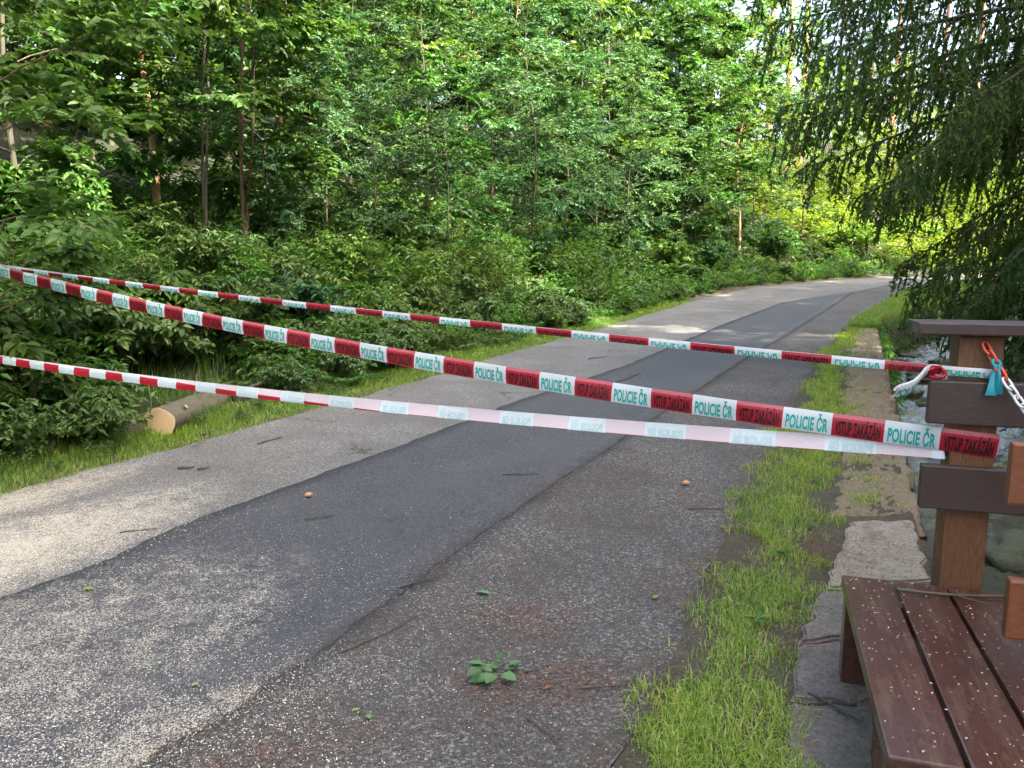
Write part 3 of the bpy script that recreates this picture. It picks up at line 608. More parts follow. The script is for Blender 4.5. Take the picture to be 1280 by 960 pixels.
# ------------------------------------------------------------------ trees
def rot_about_z(v, a):
    c, s = math.cos(a), math.sin(a); return np.array([v[0]*c-v[1]*s, v[0]*s+v[1]*c, v[2]])
def spray(r, start, d, ln, nlf, leaf, store, droop=.25, drop=.12):
    """leaves alternating along one twig, lying roughly level"""
    d = norm(d); t = (np.arange(nlf)+r.uniform(.2,.8,nlf))/nlf
    P = start+d*(t*ln)[:,None]; P[:,2] -= drop*ln*t**2
    side = norm(np.cross(d, [0,0,1.])); sg = np.where(np.arange(nlf) % 2 == 0, 1, -1)
    D = d*.55+side*(sg*r.uniform(.5,1.1,nlf))[:,None]+r.normal(0,.22,(nlf,3)); D[:,2] -= droop
    Nn = np.array([0,0,1.])+r.normal(0,.55,(nlf,3))
    L = leaf*r.uniform(.65,1.2,nlf); store.append((P, D, Nn, L))
def broadleaf(seed, Ht, r0, cb, cr, leaf, nb=26, ntw=9, nlf=11, stems=1, wander=.12, ratio=.52, detail=1, rise=.55, top=.55, side=None, bark=None, mat=None):
    r = np.random.default_rng(seed); wood = Acc(); store = []
    for st in range(stems):
        az = r.uniform(0, 6.28); lean = (0 if stems == 1 else r.uniform(.05,.16)); k = 12
        z = np.linspace(0, Ht*(1-.12*st), k); ph = r.uniform(0, 6.28, 4)
        path = np.stack([lean*z*math.cos(az+st*2.3)+wander*np.sin(z*.9+ph[0])*z/Ht*2, lean*z*math.sin(az+st*2.3)+wander*np.sin(z*.8+ph[1])*z/Ht*2, z], 1)
        rad = r0*(1-.15*st)*np.maximum(.07, 1-np.linspace(0,1,k)**.9); rad[0] *= 1.25
        wood.add(*tube(path, rad, 8))
        nb_ = int(nb*.62)//stems; ntw_ = int(ntw*1.55)
        for q in range(nb_):
            t = cb+(1-cb)*((q+r.uniform(0,1))/nb_)
            p0 = np.array([np.interp(t*z[-1], z, path[:,a]) for a in range(3)]); a = q*2.4+r.uniform(-.5,.5)
            rel = (t-cb)/(1-cb); ln = cr*r.uniform(.6,1.15)*max(.22, math.sin(math.pi*(.17+.80*rel))**.7)
            if side is not None and math.cos(a-side) < -.3: ln *= .7
            n5 = np.linspace(0, 1, 6); up = rise*r.uniform(.6,1.3)
            br = p0+np.stack([math.cos(a)*n5*ln+r.normal(0,.03,6)*ln*n5, math.sin(a)*n5*ln+r.normal(0,.03,6)*ln*n5, ln*(up*n5-.38*n5**2)], 1)
            wood.add(*tube(br, np.linspace(max(.006, r0*.32*(1-rel*.6)), .003, 6), 5))
            for w in range(ntw_):
                s = .30+.70*((w+r.uniform(0,1))/ntw_)**.8; p = np.array([np.interp(s, n5, br[:,x]) for x in range(3)]); bd = norm(br[-1]-br[0])
                aa = (1 if w % 2 else -1)*r.uniform(.35,1.15) if w < ntw_-1 else 0
                d = rot_about_z(bd, aa)+np.array([0,0,r.normal(0,.45)]); tl = ln*.27*r.uniform(.55,1.2)*(1.15-.4*s)+.10
                wood.add(*tube([p, p+norm(d)*tl*.5, p+norm(d)*tl-np.array([0,0,.1*tl])], [.005,.0035,.002], 3))
                spray(r, p, d, tl*1.08, nlf, leaf, store)
    P, D, Nn, L = [np.concatenate(x) for x in zip(*store)]
    cr_ = Acc(); cr_.add(*leaf_geo(P, D, Nn, L, L*ratio, .16, .2, detail))
    return wood.mesh('trunk', bark or BARK), cr_.mesh('crown', mat or LEAF), (sum(len(x) for x in cr_.f.values()), len(P))

def conifer(seed, Ht, r0, cb, cr, nb, nt_, tuft, mat, bark, droop=.5, hang=.0, nn=9):
    """whorled branches carrying side twigs set with narrow needle tufts"""
    r = np.random.default_rng(seed); wood = Acc(); P = []; D = []; Nn = []; L = []
    z = np.linspace(0, Ht, 9); path = np.stack([.06*np.sin(z*.5+seed), .06*np.cos(z*.4+seed), z], 1); wood.add(*tube(path, r0*np.maximum(.05, 1-z/Ht), 9))
    for q in range(nb):
        rel = (q+r.uniform(0,1))/nb; t = cb+(1-cb)*rel; p0 = np.array([np.interp(t*Ht, z, path[:,a]) for a in range(3)])
        a = q*2.4+r.uniform(-.6,.6); ln = cr*(1-rel)**.85*r.uniform(.7,1.1)+.15; n5 = np.linspace(0, 1, 6)
        br = p0+np.stack([math.cos(a)*n5*ln, math.sin(a)*n5*ln, ln*(.18*n5-droop*n5**1.6+.25*n5**4)], 1)
        wood.add(*tube(br, np.linspace(max(.006, r0*.18*(1-rel)), .003, 6), 4)); bd = norm(br[-1]-br[0])
        for w in range(nt_):
            s = .1+.9*(w+r.uniform(0,1))/nt_; p = np.array([np.interp(s, n5, br[:,x]) for x in range(3)])
            d = norm(rot_about_z(bd, (1 if w % 2 else -1)*r.uniform(.5,1.1))*np.array([1,1,.6])+np.array([0,0,-hang-r.uniform(0,.25)])); tl = ln*.36*(1.1-.75*s)+.1
            k = nn; u_ = (np.arange(k)+r.uniform(0,1,k))/k; pp = p+d*(u_*tl)[:,None]; pp[:,2] -= .15*tl*u_**2
            P.append(pp); D.append(d+r.normal(0,.38,(k,3))); Nn.append(np.array([0,0,1.])+r.normal(0,.5,(k,3))); L.append(tuft*r.uniform(.6,1.2,k))
    P, D, Nn, L = [np.concatenate(x) for x in (P, D, Nn, L)]; c_ = Acc(); c_.add(*leaf_geo(P, D, Nn, L, L*.30, .15, .25, 0))
    return wood.mesh('trunk', bark), c_.mesh('crown', mat)

V_ = {}
V_['maple'] = broadleaf(1, 8.5, .05, .05, 2.7, .148, 46, 12, 17, ratio=.66, mat=LEAF)[:2]
V_['rowan'] = broadleaf(2, 8.0, .045, .05, 2.4, .114, 48, 12, 20, ratio=.46, mat=LEAF_COOL)[:2]
V_['birch'] = broadleaf(3, 10.0, .06, .30, 2.1, .09, 48, 12, 18, ratio=.62, wander=.2, mat=LEAF, bark=BARK_ORANGE)[:2]
V_['twin'] = broadleaf(4, 8.0, .034, .16, 2.4, .138, 46, 12, 17, stems=2, ratio=.60, mat=LEAF, bark=BARK)[:2]
V_['triple'] = broadleaf(5, 7.6, .038, .18, 2.2, .125, 46, 12, 16, stems=3, ratio=.58, mat=LEAF, bark=BARK_RED)[:2]
V_['beech'] = broadleaf(6, 9.0, .055, .02, 3.0, .132, 56, 13, 17, ratio=.60, mat=LEAF_COOL)[:2]
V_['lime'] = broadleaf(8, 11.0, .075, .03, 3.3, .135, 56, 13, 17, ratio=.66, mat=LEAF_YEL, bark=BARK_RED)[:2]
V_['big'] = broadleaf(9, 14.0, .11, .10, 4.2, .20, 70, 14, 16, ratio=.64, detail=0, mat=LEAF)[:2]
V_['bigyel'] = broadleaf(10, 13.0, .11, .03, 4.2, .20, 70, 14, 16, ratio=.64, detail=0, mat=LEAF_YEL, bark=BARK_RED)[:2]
V_['young_spruce'] = conifer(11, 5.2, .06, .08, 1.3, 64, 12, .10, NEEDLE_L, BARK_RED, .25, .05, 12)
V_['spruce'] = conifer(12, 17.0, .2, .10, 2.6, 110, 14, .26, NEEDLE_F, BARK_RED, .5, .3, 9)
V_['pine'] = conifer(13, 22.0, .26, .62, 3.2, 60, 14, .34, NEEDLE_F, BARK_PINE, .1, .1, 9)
def plant_tree(kind, pos, h=1.0, rz=0.0, label='', group=None, name=None, lean=(0,0), wide=1.0, sink=.08):
    tr, cr = V_[kind]; nm = name or {'young_spruce':'spruce_tree', 'spruce':'spruce_tree', 'pine':'pine_tree', 'birch':'birch_tree'}.get(kind, 'broadleaf_tree')
    e = empty(nm, (pos[0], pos[1], pos[2]-sink), rz, label, 'tree', group)
    e.rotation_euler = (lean[0], lean[1], rz); e.scale = (h*wide, h*wide, h)
    link('trunk', tr, e); link('crown', cr, e); return e
REF = [(30,'the far-left pale sapling'),(120,'the dark gap'),(197,'the orange birch'),(258,'the twin-stemmed sapling'),(306,'the three reddish stems'),(372,'the small rowan'),(440,'the slim forked maple'),
       (535,'the leafy rowan sapling'),(580,'the leaning birch'),(618,'the young spruce'),(665,'the low beech'),(745,'the overhanging beech'),(812,'the narrow dark spruce'),(880,'the roadside maple'),(940,'the beech at the bend')]
KIND = {'maple':'leafy maple','rowan':'blue-green rowan','beech':'bushy beech','twin':'two-stemmed tree','birch':'slender birch','lime':'yellow-green lime','big':'tall broad-crowned tree','spruce':'dark spruce','triple':'many-stemmed tree'}
used_labels = set()
def place_label(kind, u, row):
    d, nm = min((abs(u-a), b_) for a, b_ in REF)
    rel = 'directly behind' if d < 12 else ('left of and behind' if u < [a for a, b_ in REF if b_ == nm][0] else 'right of and behind')
    lab = '%s %s %s, %s' % (KIND[kind], rel, nm, row)
    if u < 0: lab = '%s at the left border of the forest, %s' % (KIND[kind], row)
    if lab in used_labels: lab = lab.replace(', ', ', farther away ')
    w = lab.split()
    lab = ' '.join(w[:16]).rstrip(','); used_labels.add(lab); return lab
#         kind, u, v or Y, height scale, rz, label
front = [
 ('birch', (197,292), 1.0, .4, 'slim birch with orange peeling bark, leftmost bright trunk on the bank'),
 ('twin', (258,322), .95, 1.9, 'twin-stemmed dark sapling just right of the orange birch'),
 ('triple', (306,330), 1.0, .3, 'sapling with three reddish stems right of the twin-stemmed one'),
 ('maple', (440,262), 1.05, 2.2, 'dark slim maple with a V fork high above the leaning log'),
 ('rowan', (372,300), .8, 4.0, 'small rowan with blue-green leaves between reddish stems and slim maple'),
 ('young_spruce', (618,318), 1.05, 1.0, 'young blue-green spruce standing at the centre of the bank'),
 ('beech', (665,330), .85, 2.0, 'low spreading beech with dark hollow beneath, right of the young spruce'),
 ('rowan', (535,318), .85, 2.7, 'leafy rowan sapling left of the young spruce'),
 ('beech', (745,318), .95, 5.1, 'bushy beech overhanging the road edge, third right of the young spruce'),
 ('maple', (30,300), .8, 3.3, 'sapling with pale lit leaves at the far left edge'),
 ('beech', (470,345), .5, 1.4, 'low beech bush above the far verge, left of the lance-leaved clump'),
 ('maple', (560,350), .55, .7, 'small bushy maple close to the road left of the young spruce'),
 ('rowan', (705,342), .7, 3.7, 'rowan bush with small leaves beside the dark hollow'),
 ('beech', (785,338), .75, 4.4, 'broad beech bush reaching down to the road edge'),
 ('maple', (850,334), .8, 5.9, 'maple bush bulging over the road edge before the bend'),
 ('rowan', (410,335), .55, 2.9, 'small rowan bush below the slim forked maple'),
 ('beech', (340,318), .5, 4.9, 'small beech bush just right of the three reddish stems'),
 ('maple', (120,262), .85, 5.6, 'thin maple in the dark gap left of the orange birch'),
]
for kind, (u, v), h, rz, lab in front:
    plant_tree(kind, hit(u, v), h, rz, lab, None)
plant_tree('birch', hit(580,250), 1.15, 2.0, 'leaning birch with thin orange trunk tilted left above the bank', None, None, (0,-.16))
tp = np.array([TREE_X[0], TREE_X[1], float(H(TREE_X[0], TREE_X[1]))])
plant_tree('triple', tp-np.array([.14,-.1,0]), .8, 1.2, 'reddish tree trunk at the left edge that holds the tapes', None, None, (0,-.10))
mid = [('young_spruce',(812,300),1.75,'dark narrow young spruce among the shrubs near the bend'),
 ('beech',(830,305),1.05,'rounded beech left of the dark narrow spruce'), ('maple',(880,318),1.25,'leafy maple over the road edge before the bend'),
 ('beech',(940,322),1.0,'dense dark beech bush crown where the road bends'), ('lime',(905,300),1.15,'yellow-green lime tree left of the tall pine trunks'),
 ('lime',(1000,318),.8,'small yellow-green lime on the inside of the bend'), ('lime',(850,270),1.3,'tall yellow-green lime behind the dark narrow spruce')]
for q, (kind, (u, v), h, lab) in enumerate(mid): plant_tree(kind, hit(u, v), h, q*1.3, lab)
r = np.random.default_rng(21); n = 0
GF = 'trees filling the hillside forest'; LF = 'leafy forest tree on the hillside behind the front saplings'
for u in range(-130, 960, 56):                                   # second row
    L0 = 11 if u < 150 else 11+(u-150)*.024
    Y = L0+5+r.uniform(0,2.5); uu = u+r.uniform(-20,20)
    kd = ['maple','rowan','beech','twin','birch'][n % 5]; plant_tree(kd, bearing(uu, Y), r.uniform(1.0,1.3), r.uniform(0,6), place_label(kd, uu, 'second row'), GF); n += 1
for u in list(range(-120, 420, 46))+list(range(420, 960, 60)):                                   # low understorey between the rows
    L0 = 11 if u < 150 else 11+(u-150)*.024
    Y = L0+6+r.uniform(-4,3); uu = u+r.uniform(-18,18); kd = ['rowan','beech','maple','lime','beech'][n % 5]
    plant_tree(kd, bearing(uu, Y), r.uniform(.45,.72), r.uniform(0,6), place_label(kd, uu, 'low in the understorey'), 'understorey trees of the hillside forest', wide=1.15); n += 1
for u in range(-180, 900, 78):                                   # third row, taller
    L0 = 11 if u < 150 else 11+(u-150)*.024
    Y = L0+10+r.uniform(0,4); uu = u+r.uniform(-20,20); kd = ['big','beech','big'][n % 3]; plant_tree(kd, bearing(uu, Y), r.uniform(.95,1.2), r.uniform(0,6), place_label(kd, uu, 'back row'), GF); n += 1
for u in range(-180, 780, 96):                                  # conifers at the back
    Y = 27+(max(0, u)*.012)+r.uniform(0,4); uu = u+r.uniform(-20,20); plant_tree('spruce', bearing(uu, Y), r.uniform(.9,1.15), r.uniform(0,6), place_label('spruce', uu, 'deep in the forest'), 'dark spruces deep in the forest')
for q, u in enumerate(range(-150, 860, 84)):
    uu = u+r.uniform(-20,20); plant_tree('big', bearing(uu, 36+max(0,u)*.012+r.uniform(0,5)), r.uniform(1.15,1.4), r.uniform(0,6), place_label('big', uu, 'last row'), GF)
# out-of-frame spruces across the stream and behind the viewer, added to shade the road
stand = [(15,11,1.15),(17.5,15.5,1.1),(19.8,19.5,1.1),(22.5,24,1.1),(25.5,28,1.1),(29,32,1.05),(33,35.5,1.0),(24,20,1.2),(28,26,1.2),(32,31,1.1),(21,16,1.1),(24,18.5,1.15),(27.5,23,1.1),(20.5,12.5,1.2),(31,28,1.15),(36,34,1.1),(8.4,-3.4,1.15),(10.2,-5.2,1.25),(9.3,-7.0,1.2),(7.6,-6.0,1.1),(16.6,9.2,1.2),(18.4,12.6,1.2),(19.5,9.8,1.2),(22.6,20.8,1.15),(25.5,25,1.15)]
for k in range(17):
    if k > 0: stand.append((11.0-.0*k+1.0*math.sin(k*2.1)-(max(0,k-9)*.95), 6.0-k*1.75, 1.05+.1*math.sin(k*1.7)))
    stand.append((14.6+1.0*math.sin(k*1.3+1)-(max(0,k-8)*.9), 5.2-k*1.9, 1.15+.1*math.sin(k*2.9)))
for q, (x, y, h) in enumerate(stand):
    plant_tree('spruce', np.array([x, y, float(H(x, y))]), h, q*1.7, 'tall dark out-of-frame spruce across the stream, added to shade the road', 'out-of-frame spruces added to shade the road', wide=1.15)
for q, (x, y) in enumerate(((-10,1),(-11,-5),(-14,4),(-12.5,8),(-18,1))):
    plant_tree(['big','big','beech'][q % 3], np.array([x, y, float(H(x, y))]), r.uniform(1.0,1.3), r.uniform(0,6), LF, GF)
# beyond the bend
for q, (u, Y, k, h, lab) in enumerate(((1075,54,'bigyel',.55,'sunlit yellow-green tree straight behind the bend'), (1130,58,'bigyel',.7,'taller sunlit yellow-green tree right of the bend'),
        (1190,56,'bigyel',.6,'sunlit leafy tree half hidden by hanging spruce boughs'), (1250,60,'bigyel',.75,'sunlit tree at the right edge behind the spruce boughs'),
        (1020,58,'bigyel',.75,'yellow-green tree under the tall pine trunks'), (1050,52,'lime',.5,'low sunlit lime left of the grey stump'), (1105,52.5,'lime',.42,'low sunlit lime above the wooden seat'), (1150,53,'lime',.5,'low sunlit lime above the log rail'), (1215,53,'lime',.55,'low sunlit lime behind the lowest spruce bough'), (1095,62,'bigyel',.8,'broad sunlit tree behind the grey stump'), (960,52,'lime',1.0,'lime tree left of the bend below the pines'))):
    plant_tree(k, bearing(u, Y), h, q*1.1, lab)
for q, (u, Y, h, lab) in enumerate(((948,66,1.25,'tall pine with orange trunk, left of three'), (970,60,1.2,'tall pine with orange trunk, middle of three'), (988,63,1.2,'tall pine with orange trunk, right of three'),
        (1098,72,1.2,'tall pine with bare trunk behind the sunlit trees'), (1196,66,1.25,'tall pine behind the spruce boughs on the right'), (1155,84,1.3,'distant pine between two bare trunks'))):
    plant_tree('pine', bearing(u, Y), h, q*.9, lab, 'tall pines beyond the bend')
ORD = 'first second third fourth fifth sixth seventh eighth ninth tenth eleventh twelfth thirteenth fourteenth fifteenth'.split()
FAR = ((830,75,1.15), (800,64,1.1), (855,92,1.0), (925,120,.8), (1030,90,1.35), (1070,80,1.2), (1120,95,1.4), (1180,88,1.3), (1240,80,1.4), (1300,74,1.3), (1350,60,1.2), (1000,110,1.1), (770,58,1.15), (1400,45,1.1), (1440,34,1.0))
for q, (u, Y, h) in enumerate(FAR):
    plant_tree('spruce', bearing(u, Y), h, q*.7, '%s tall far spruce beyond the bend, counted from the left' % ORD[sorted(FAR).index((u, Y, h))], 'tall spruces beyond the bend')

# ------------------------------------------------------------------ the big hanging spruce at the right
def hanging_spruce():
    r = np.random.default_rng(77); base = np.array([7.7, 10.6, float(H(7.7, 10.6))]); z0 = base[2]
    root = empty('spruce_tree', tuple(base), 0, 'large spruce with long drooping boughs overhanging the stream at the right', 'tree')
    zz = np.linspace(-.3, 19, 12); tp_ = np.stack([.08*np.sin(zz*.4), .05*np.cos(zz*.5), zz], 1)
    link('trunk', mesh_np('trunk', *tube(tp_, .26*np.maximum(.05, 1-zz/19.5), 12), BARK, None, True), root)
    boughs = []      # azimuth (deg, 180 = towards -X), start height, length, end drop
    for az, h0, ln, dr in ((190,5.3,4.3,1.9), (199,5.9,4.5,1.9), (182,5.0,3.7,1.9), (208,5.0,3.7,2.0), (174,5.6,4.0,1.7), (218,5.4,3.9,2.0), (194,4.5,3.3,1.8), (203,6.8,4.6,1.8), (186,7.0,4.6,1.7), (212,7.4,4.6,1.7), (228,6.4,4.2,1.8), (176,6.6,4.2,1.7),
                           (196,3.7,2.35,1.7), (206,3.2,2.3,1.6), (186,3.1,1.9,1.5), (222,3.9,2.6,1.8), (236,4.4,3.2,1.9), (172,3.8,2.3,1.7), (160,4.6,2.8,1.6), (200,2.3,1.6,1.3), (214,2.5,1.8,1.4), (230,2.9,2.2,1.5), (184,2.2,1.4,1.2), (168,2.6,1.6,1.3),
                           (245,3.4,2.4,1.6), (256,2.4,2.0,1.4), (264,4.2,3.0,1.7), (150,3.2,1.9,1.4), (240,1.8,1.6,1.1), (220,1.6,1.4,1.0), (204,1.5,1.3,.9), (190,1.4,1.2,.9),
                           (120,3,2.4,1.3), (90,4,2.8,1.5), (60,3,2.4,1.4), (20,4,2.8,1.5), (-20,3,2.4,1.3), (-50,5,3,1.6), (300,3,2.5,1.5), (330,4.5,3,1.5), (282,5.5,3.4,1.7), (270,6.8,3.6,1.6)):
        boughs.append((R(az), h0, ln, dr))
    for q in range(60):
        f = q/60; boughs.append((q*2.4, 7.5+11*f, (3.4*(1-f)+.3)*r.uniform(.8,1.1), 1.4*(1-f)+.1))
    for az, h0, ln, dr in boughs:
        front_ = h0 < 7.6 and R(145) < az % 6.283 < R(265)
        n = 12; s = np.linspace(0, 1, n); b0 = np.array([0,0,h0])
        br = np.stack([math.cos(az)*ln*s+.06*np.sin(s*7+az*9), math.sin(az)*ln*s+.06*np.sin(s*6+az*5), h0+.12*ln*np.sin(s*2.2)-dr*s**1.25+.12*ln*s**4], 1)
        wood = Acc(); wood.add(*tube(br, np.linspace(.045 if ln > 2.5 else .028, .006, n), 6)); P = []; D = []; Nn = []; L = []
        bd = norm(br[-1]-br[0]); nside = int(ln*(17 if front_ else 5))
        for w in range(nside):
            t = .10+.90*(w+r.uniform(0,1))/nside; p = np.array([np.interp(t, s, br[:,a]) for a in range(3)])
            sg = (1 if w % 2 else -1); sd = rot_about_z(np.array([bd[0],bd[1],0]), sg*r.uniform(.5,1.2)); sl_ = r.uniform(.05,.5)*(1.1-.7*t)*min(1.2, ln/3)+.03
            hl = r.uniform(.35,1.3)*(1.15-.55*t)*min(1.1, .45+ln/5)          # hanging length
            m_ = 9; tt_ = np.linspace(0, 1, m_)
            tw = p+sd*(sl_*np.minimum(1, tt_*2.2))[:,None]; tw[:,2] -= hl*np.maximum(0, tt_-.12)**1.2; tw += (np.array([bd[0],bd[1],0])*.15*hl)*tt_[:,None]**1.5
            wood.add(*tube(tw, np.linspace(.006,.0015,m_), 3))
            hangers = [tw]
            for y in range(1 if front_ else 0):                                # side hangers off the twig
                a0 = .12+.5*r.random(); q0 = np.array([np.interp(a0, tt_, tw[:,a]) for a in range(3)]); h2 = hl*r.uniform(.35,.8)
                o2 = np.stack([q0+np.array([r.normal(0,.07),r.normal(0,.07),0])*min(1, x*1.6)-np.array([0,0,h2*x**1.1]) for x in np.linspace(0,1,6)]); hangers.append(o2); wood.add(*tube(o2, np.linspace(.004,.001,6), 3))
            for hg in hangers:
                ll = np.linalg.norm(np.diff(hg, axis=0), axis=1).sum(); k = int(ll*(86 if front_ else 16))+4; u_ = r.uniform(.04,1,k); xs = np.linspace(0,1,len(hg))
                pp = np.stack([np.interp(u_, xs, hg[:,a]) for a in range(3)], 1); dd = np.stack([np.interp(np.minimum(1,u_+.1), xs, hg[:,a])-np.interp(np.maximum(0,u_-.1), xs, hg[:,a]) for a in range(3)], 1)
                P.append(pp); D.append(norm(dd)*1.0+r.normal(0,.30 if front_ else .42,(k,3))); Nn.append(r.normal(0,1,(k,3))+np.array([0,-.5,.5])); L.append((.055 if front_ else .12)*r.uniform(.7,1.5,k))
        o = link('bough', wood.mesh('bough', BARK), root)
        P, D, Nn, L = [np.concatenate(x) for x in (P, D, Nn, L)]; c_ = Acc(); c_.add(*leaf_geo(P, D, Nn, L, L*(.31 if front_ else .34), .1, .2, 0)); link('needles', c_.mesh('needles', NEEDLE), o)
hanging_spruce()

# ------------------------------------------------------------------ undergrowth
def pl_bramble(r, rad=.55, hgt=.75, leaf=.085, nc=16, k=14):
    st = []; tubes = []
    for q in range(nc):
        a = r.uniform(0, 6.28); ln = rad*r.uniform(.5,1.15); s = np.linspace(0, 1, 7); h = hgt*r.uniform(.55,1.1)
        c_ = np.stack([math.cos(a)*ln*s**1.1, math.sin(a)*ln*s**1.1, h*np.sin(np.minimum(1, s*1.15)*2.2)*.95], 1); tubes.append((c_, np.linspace(.006,.002,7)))
        u_ = r.uniform(.22,1,k); P = np.stack([np.interp(u_, s, c_[:,x]) for x in range(3)], 1)
        aa = r.uniform(0, 6.28, k)
        for off in (-.75, 0, .75):
            D = np.stack([np.cos(aa+off), np.sin(aa+off), -.3+r.normal(0,.3,k)], 1); st.append((P+norm(D)*.02, D, np.array([0,0,1.])+r.normal(0,.35,(k,3)), leaf*r.uniform(.6,1.15,k)))
    return st, tubes, .60
def pl_herb(r, hgt=.8, leaf=.12, ns=14, k=15, spread=.35, ratio=.34):
    st = []; tubes = []
    for q in range(ns):
        a = r.uniform(0, 6.28); d0 = spread*math.sqrt(r.random()); h = hgt*r.uniform(.55,1.15); s = np.linspace(0, 1, 5); ln = r.normal(0,.14,2)
        c_ = np.stack([math.cos(a)*d0+ln[0]*s**2*h, math.sin(a)*d0+ln[1]*s**2*h, h*s], 1); tubes.append((c_, np.linspace(.005,.002,5)))
        u_ = .15+.85*np.sqrt(r.uniform(0,1,k)); P = np.stack([np.interp(u_, s, c_[:,x]) for x in range(3)], 1); aa = np.arange(k)*2.4+r.uniform(0,6)
        D = np.stack([np.cos(aa), np.sin(aa), r.uniform(-.45,.35,k)], 1); st.append((P, D, np.array([0,0,1.])+r.normal(0,.25,(k,3)), leaf*r.uniform(.55,1.2,k)))
    return st, tubes, ratio
def pl_fern(r, ln=.7, nf=9):
    st = []; tubes = []
    for q in range(nf):
        a = q*6.28/nf+r.uniform(-.3,.3); L0 = ln*r.uniform(.75,1.1); s = np.linspace(0, 1, 8)
        c_ = np.stack([math.cos(a)*L0*.8*s**1.1, math.sin(a)*L0*.8*s**1.1, L0*(.85*s-.55*s**2.4)], 1); tubes.append((c_, np.linspace(.005,.001,8)))
        k = 26; u_ = np.repeat(np.linspace(.18,.98,k//2), 2); P = np.stack([np.interp(u_, s, c_[:,x]) for x in range(3)], 1)
        sg = np.tile([1,-1], k//2); sd = np.array([-math.sin(a), math.cos(a), 0]); D = sd*sg[:,None]+np.array([math.cos(a), math.sin(a), 0])*.35+np.array([0,0,-.15])
        st.append((P, D, np.array([0,0,1.])+r.normal(0,.1,(k,3)), L0*.30*np.sin(np.minimum(1,(1.08-u_)*1.5)*1.5)*r.uniform(.9,1.1,k)))
    return st, tubes, .22
def emit(acc, wood, plant, pos, a, sc_, r, detail=0):
    far = detail == 0 and pos[1] > 15
    st, tubes, ratio = plant; c, s = math.cos(a), math.sin(a); Rm = np.array([[c,-s,0],[s,c,0],[0,0,1]])
    for P, D, Nn, L in st:
        if far: P, D, Nn, L = P[::2], D[::2], Nn[::2], L[::2]*1.4
        acc.add(*leaf_geo(P@Rm.T*sc_+pos, D@Rm.T, Nn@Rm.T, L*sc_, L*sc_*ratio, .16, .22, detail))
    if wood is not None:
        for p, rd in tubes: wood.add(*tube(p@Rm.T*sc_+pos, rd*sc_, 3))
r = np.random.default_rng(31)
BR = [pl_bramble(np.random.default_rng(q), leaf=(.085,.105,.075,.12)[q]) for q in range(4)]; HB = [pl_herb(np.random.default_rng(q+9)) for q in range(4)]
HB2 = [pl_herb(np.random.default_rng(q+19), .6, .10, 12, 12, .3, .55) for q in range(3)]; FN = [pl_fern(np.random.default_rng(q+29)) for q in range(3)]
ug = Acc(); uc = Acc(); uy = Acc(); cnt = 0
while cnt < 1180:
    Y = 3.2+46*r.random()**1.7; e = .4+6.5*r.random()**1.6; X = float(fx(cL, Y))-e*1.13
    if abs(X) > Y*.80+1.5: continue
    ee = float(distL(X, Y))
    if ee < .42: continue
    near_log = math.hypot(X+3.0, Y-7.4) < .9
    if near_log: continue
    pos = np.array([X, Y, float(H(X, Y))-.03]); k = r.random(); sc_ = r.uniform(.65,1.15)*min(1, .5+ee*.4)*(1 if Y < 18 else 1.15)
    if k < .34: emit(ug, None, HB[r.integers(4)], pos, r.uniform(0,6), sc_, r)
    elif k < .62: emit(uc, None, BR[r.integers(4)], pos, r.uniform(0,6), sc_, r)
    elif k < .86: emit(ug, None, HB2[r.integers(3)], pos, r.uniform(0,6), sc_, r)
    else: emit(uc if k < .93 else ug, None, FN[r.integers(3)], pos, r.uniform(0,6), sc_, r)
    cnt += 1
for q in range(200):                                              # right bank and beyond the stream
    Y = 5+34*r.random()**1.3; X = float(fx(cW, Y))+STREAM_W+.4+5*r.random()
    emit(ug if q % 2 else uc, None, (HB+HB2+FN)[r.integers(10)], np.array([X, Y, float(H(X, Y))-.03]), r.uniform(0,6), r.uniform(.6,1.0), r)
for q in range(640):                                              # bank beyond the bend
    u_ = r.uniform(880, 1320); Y = r.uniform(44, 66); p = bearing(u_, Y)
    if float(distL(p[0], p[1])) > .8: emit(uy, None, (HB+HB2)[r.integers(7)], p, r.uniform(0,6), r.uniform(1.3,2.4), r)
for q in range(150):                                              # small weeds in the verge and in the grass strip
    Y = 3.2+14*r.random()**1.5
    if q < 100: X = float(fx(cL, Y))-r.uniform(.12,.6)
    else: X = float(fx(cR, Y)+(fx(cG, Y)-fx(cR, Y))*r.random())
    emit(uc if q % 3 else ug, None, HB2[r.integers(3)], np.array([X, Y, float(H(X, Y))]), r.uniform(0,6), r.uniform(.10,.28) if q < 100 else r.uniform(.07,.14), r)
tag(link('undergrowth', ug.mesh('undergrowth', HERB)), 'dense green herbs and nettles covering the roadside bank', 'undergrowth', kind='stuff')
tag(link('bramble_undergrowth', uc.mesh('bramble_undergrowth', BRAMBLE)), 'dense blue-green brambles and ferns covering the roadside bank', 'undergrowth', kind='stuff')
tag(link('far_undergrowth', uy.mesh('far_undergrowth', LEAF_YEL)), 'sunlit yellow-green ground cover on the bank beyond the bend', 'undergrowth', kind='stuff')
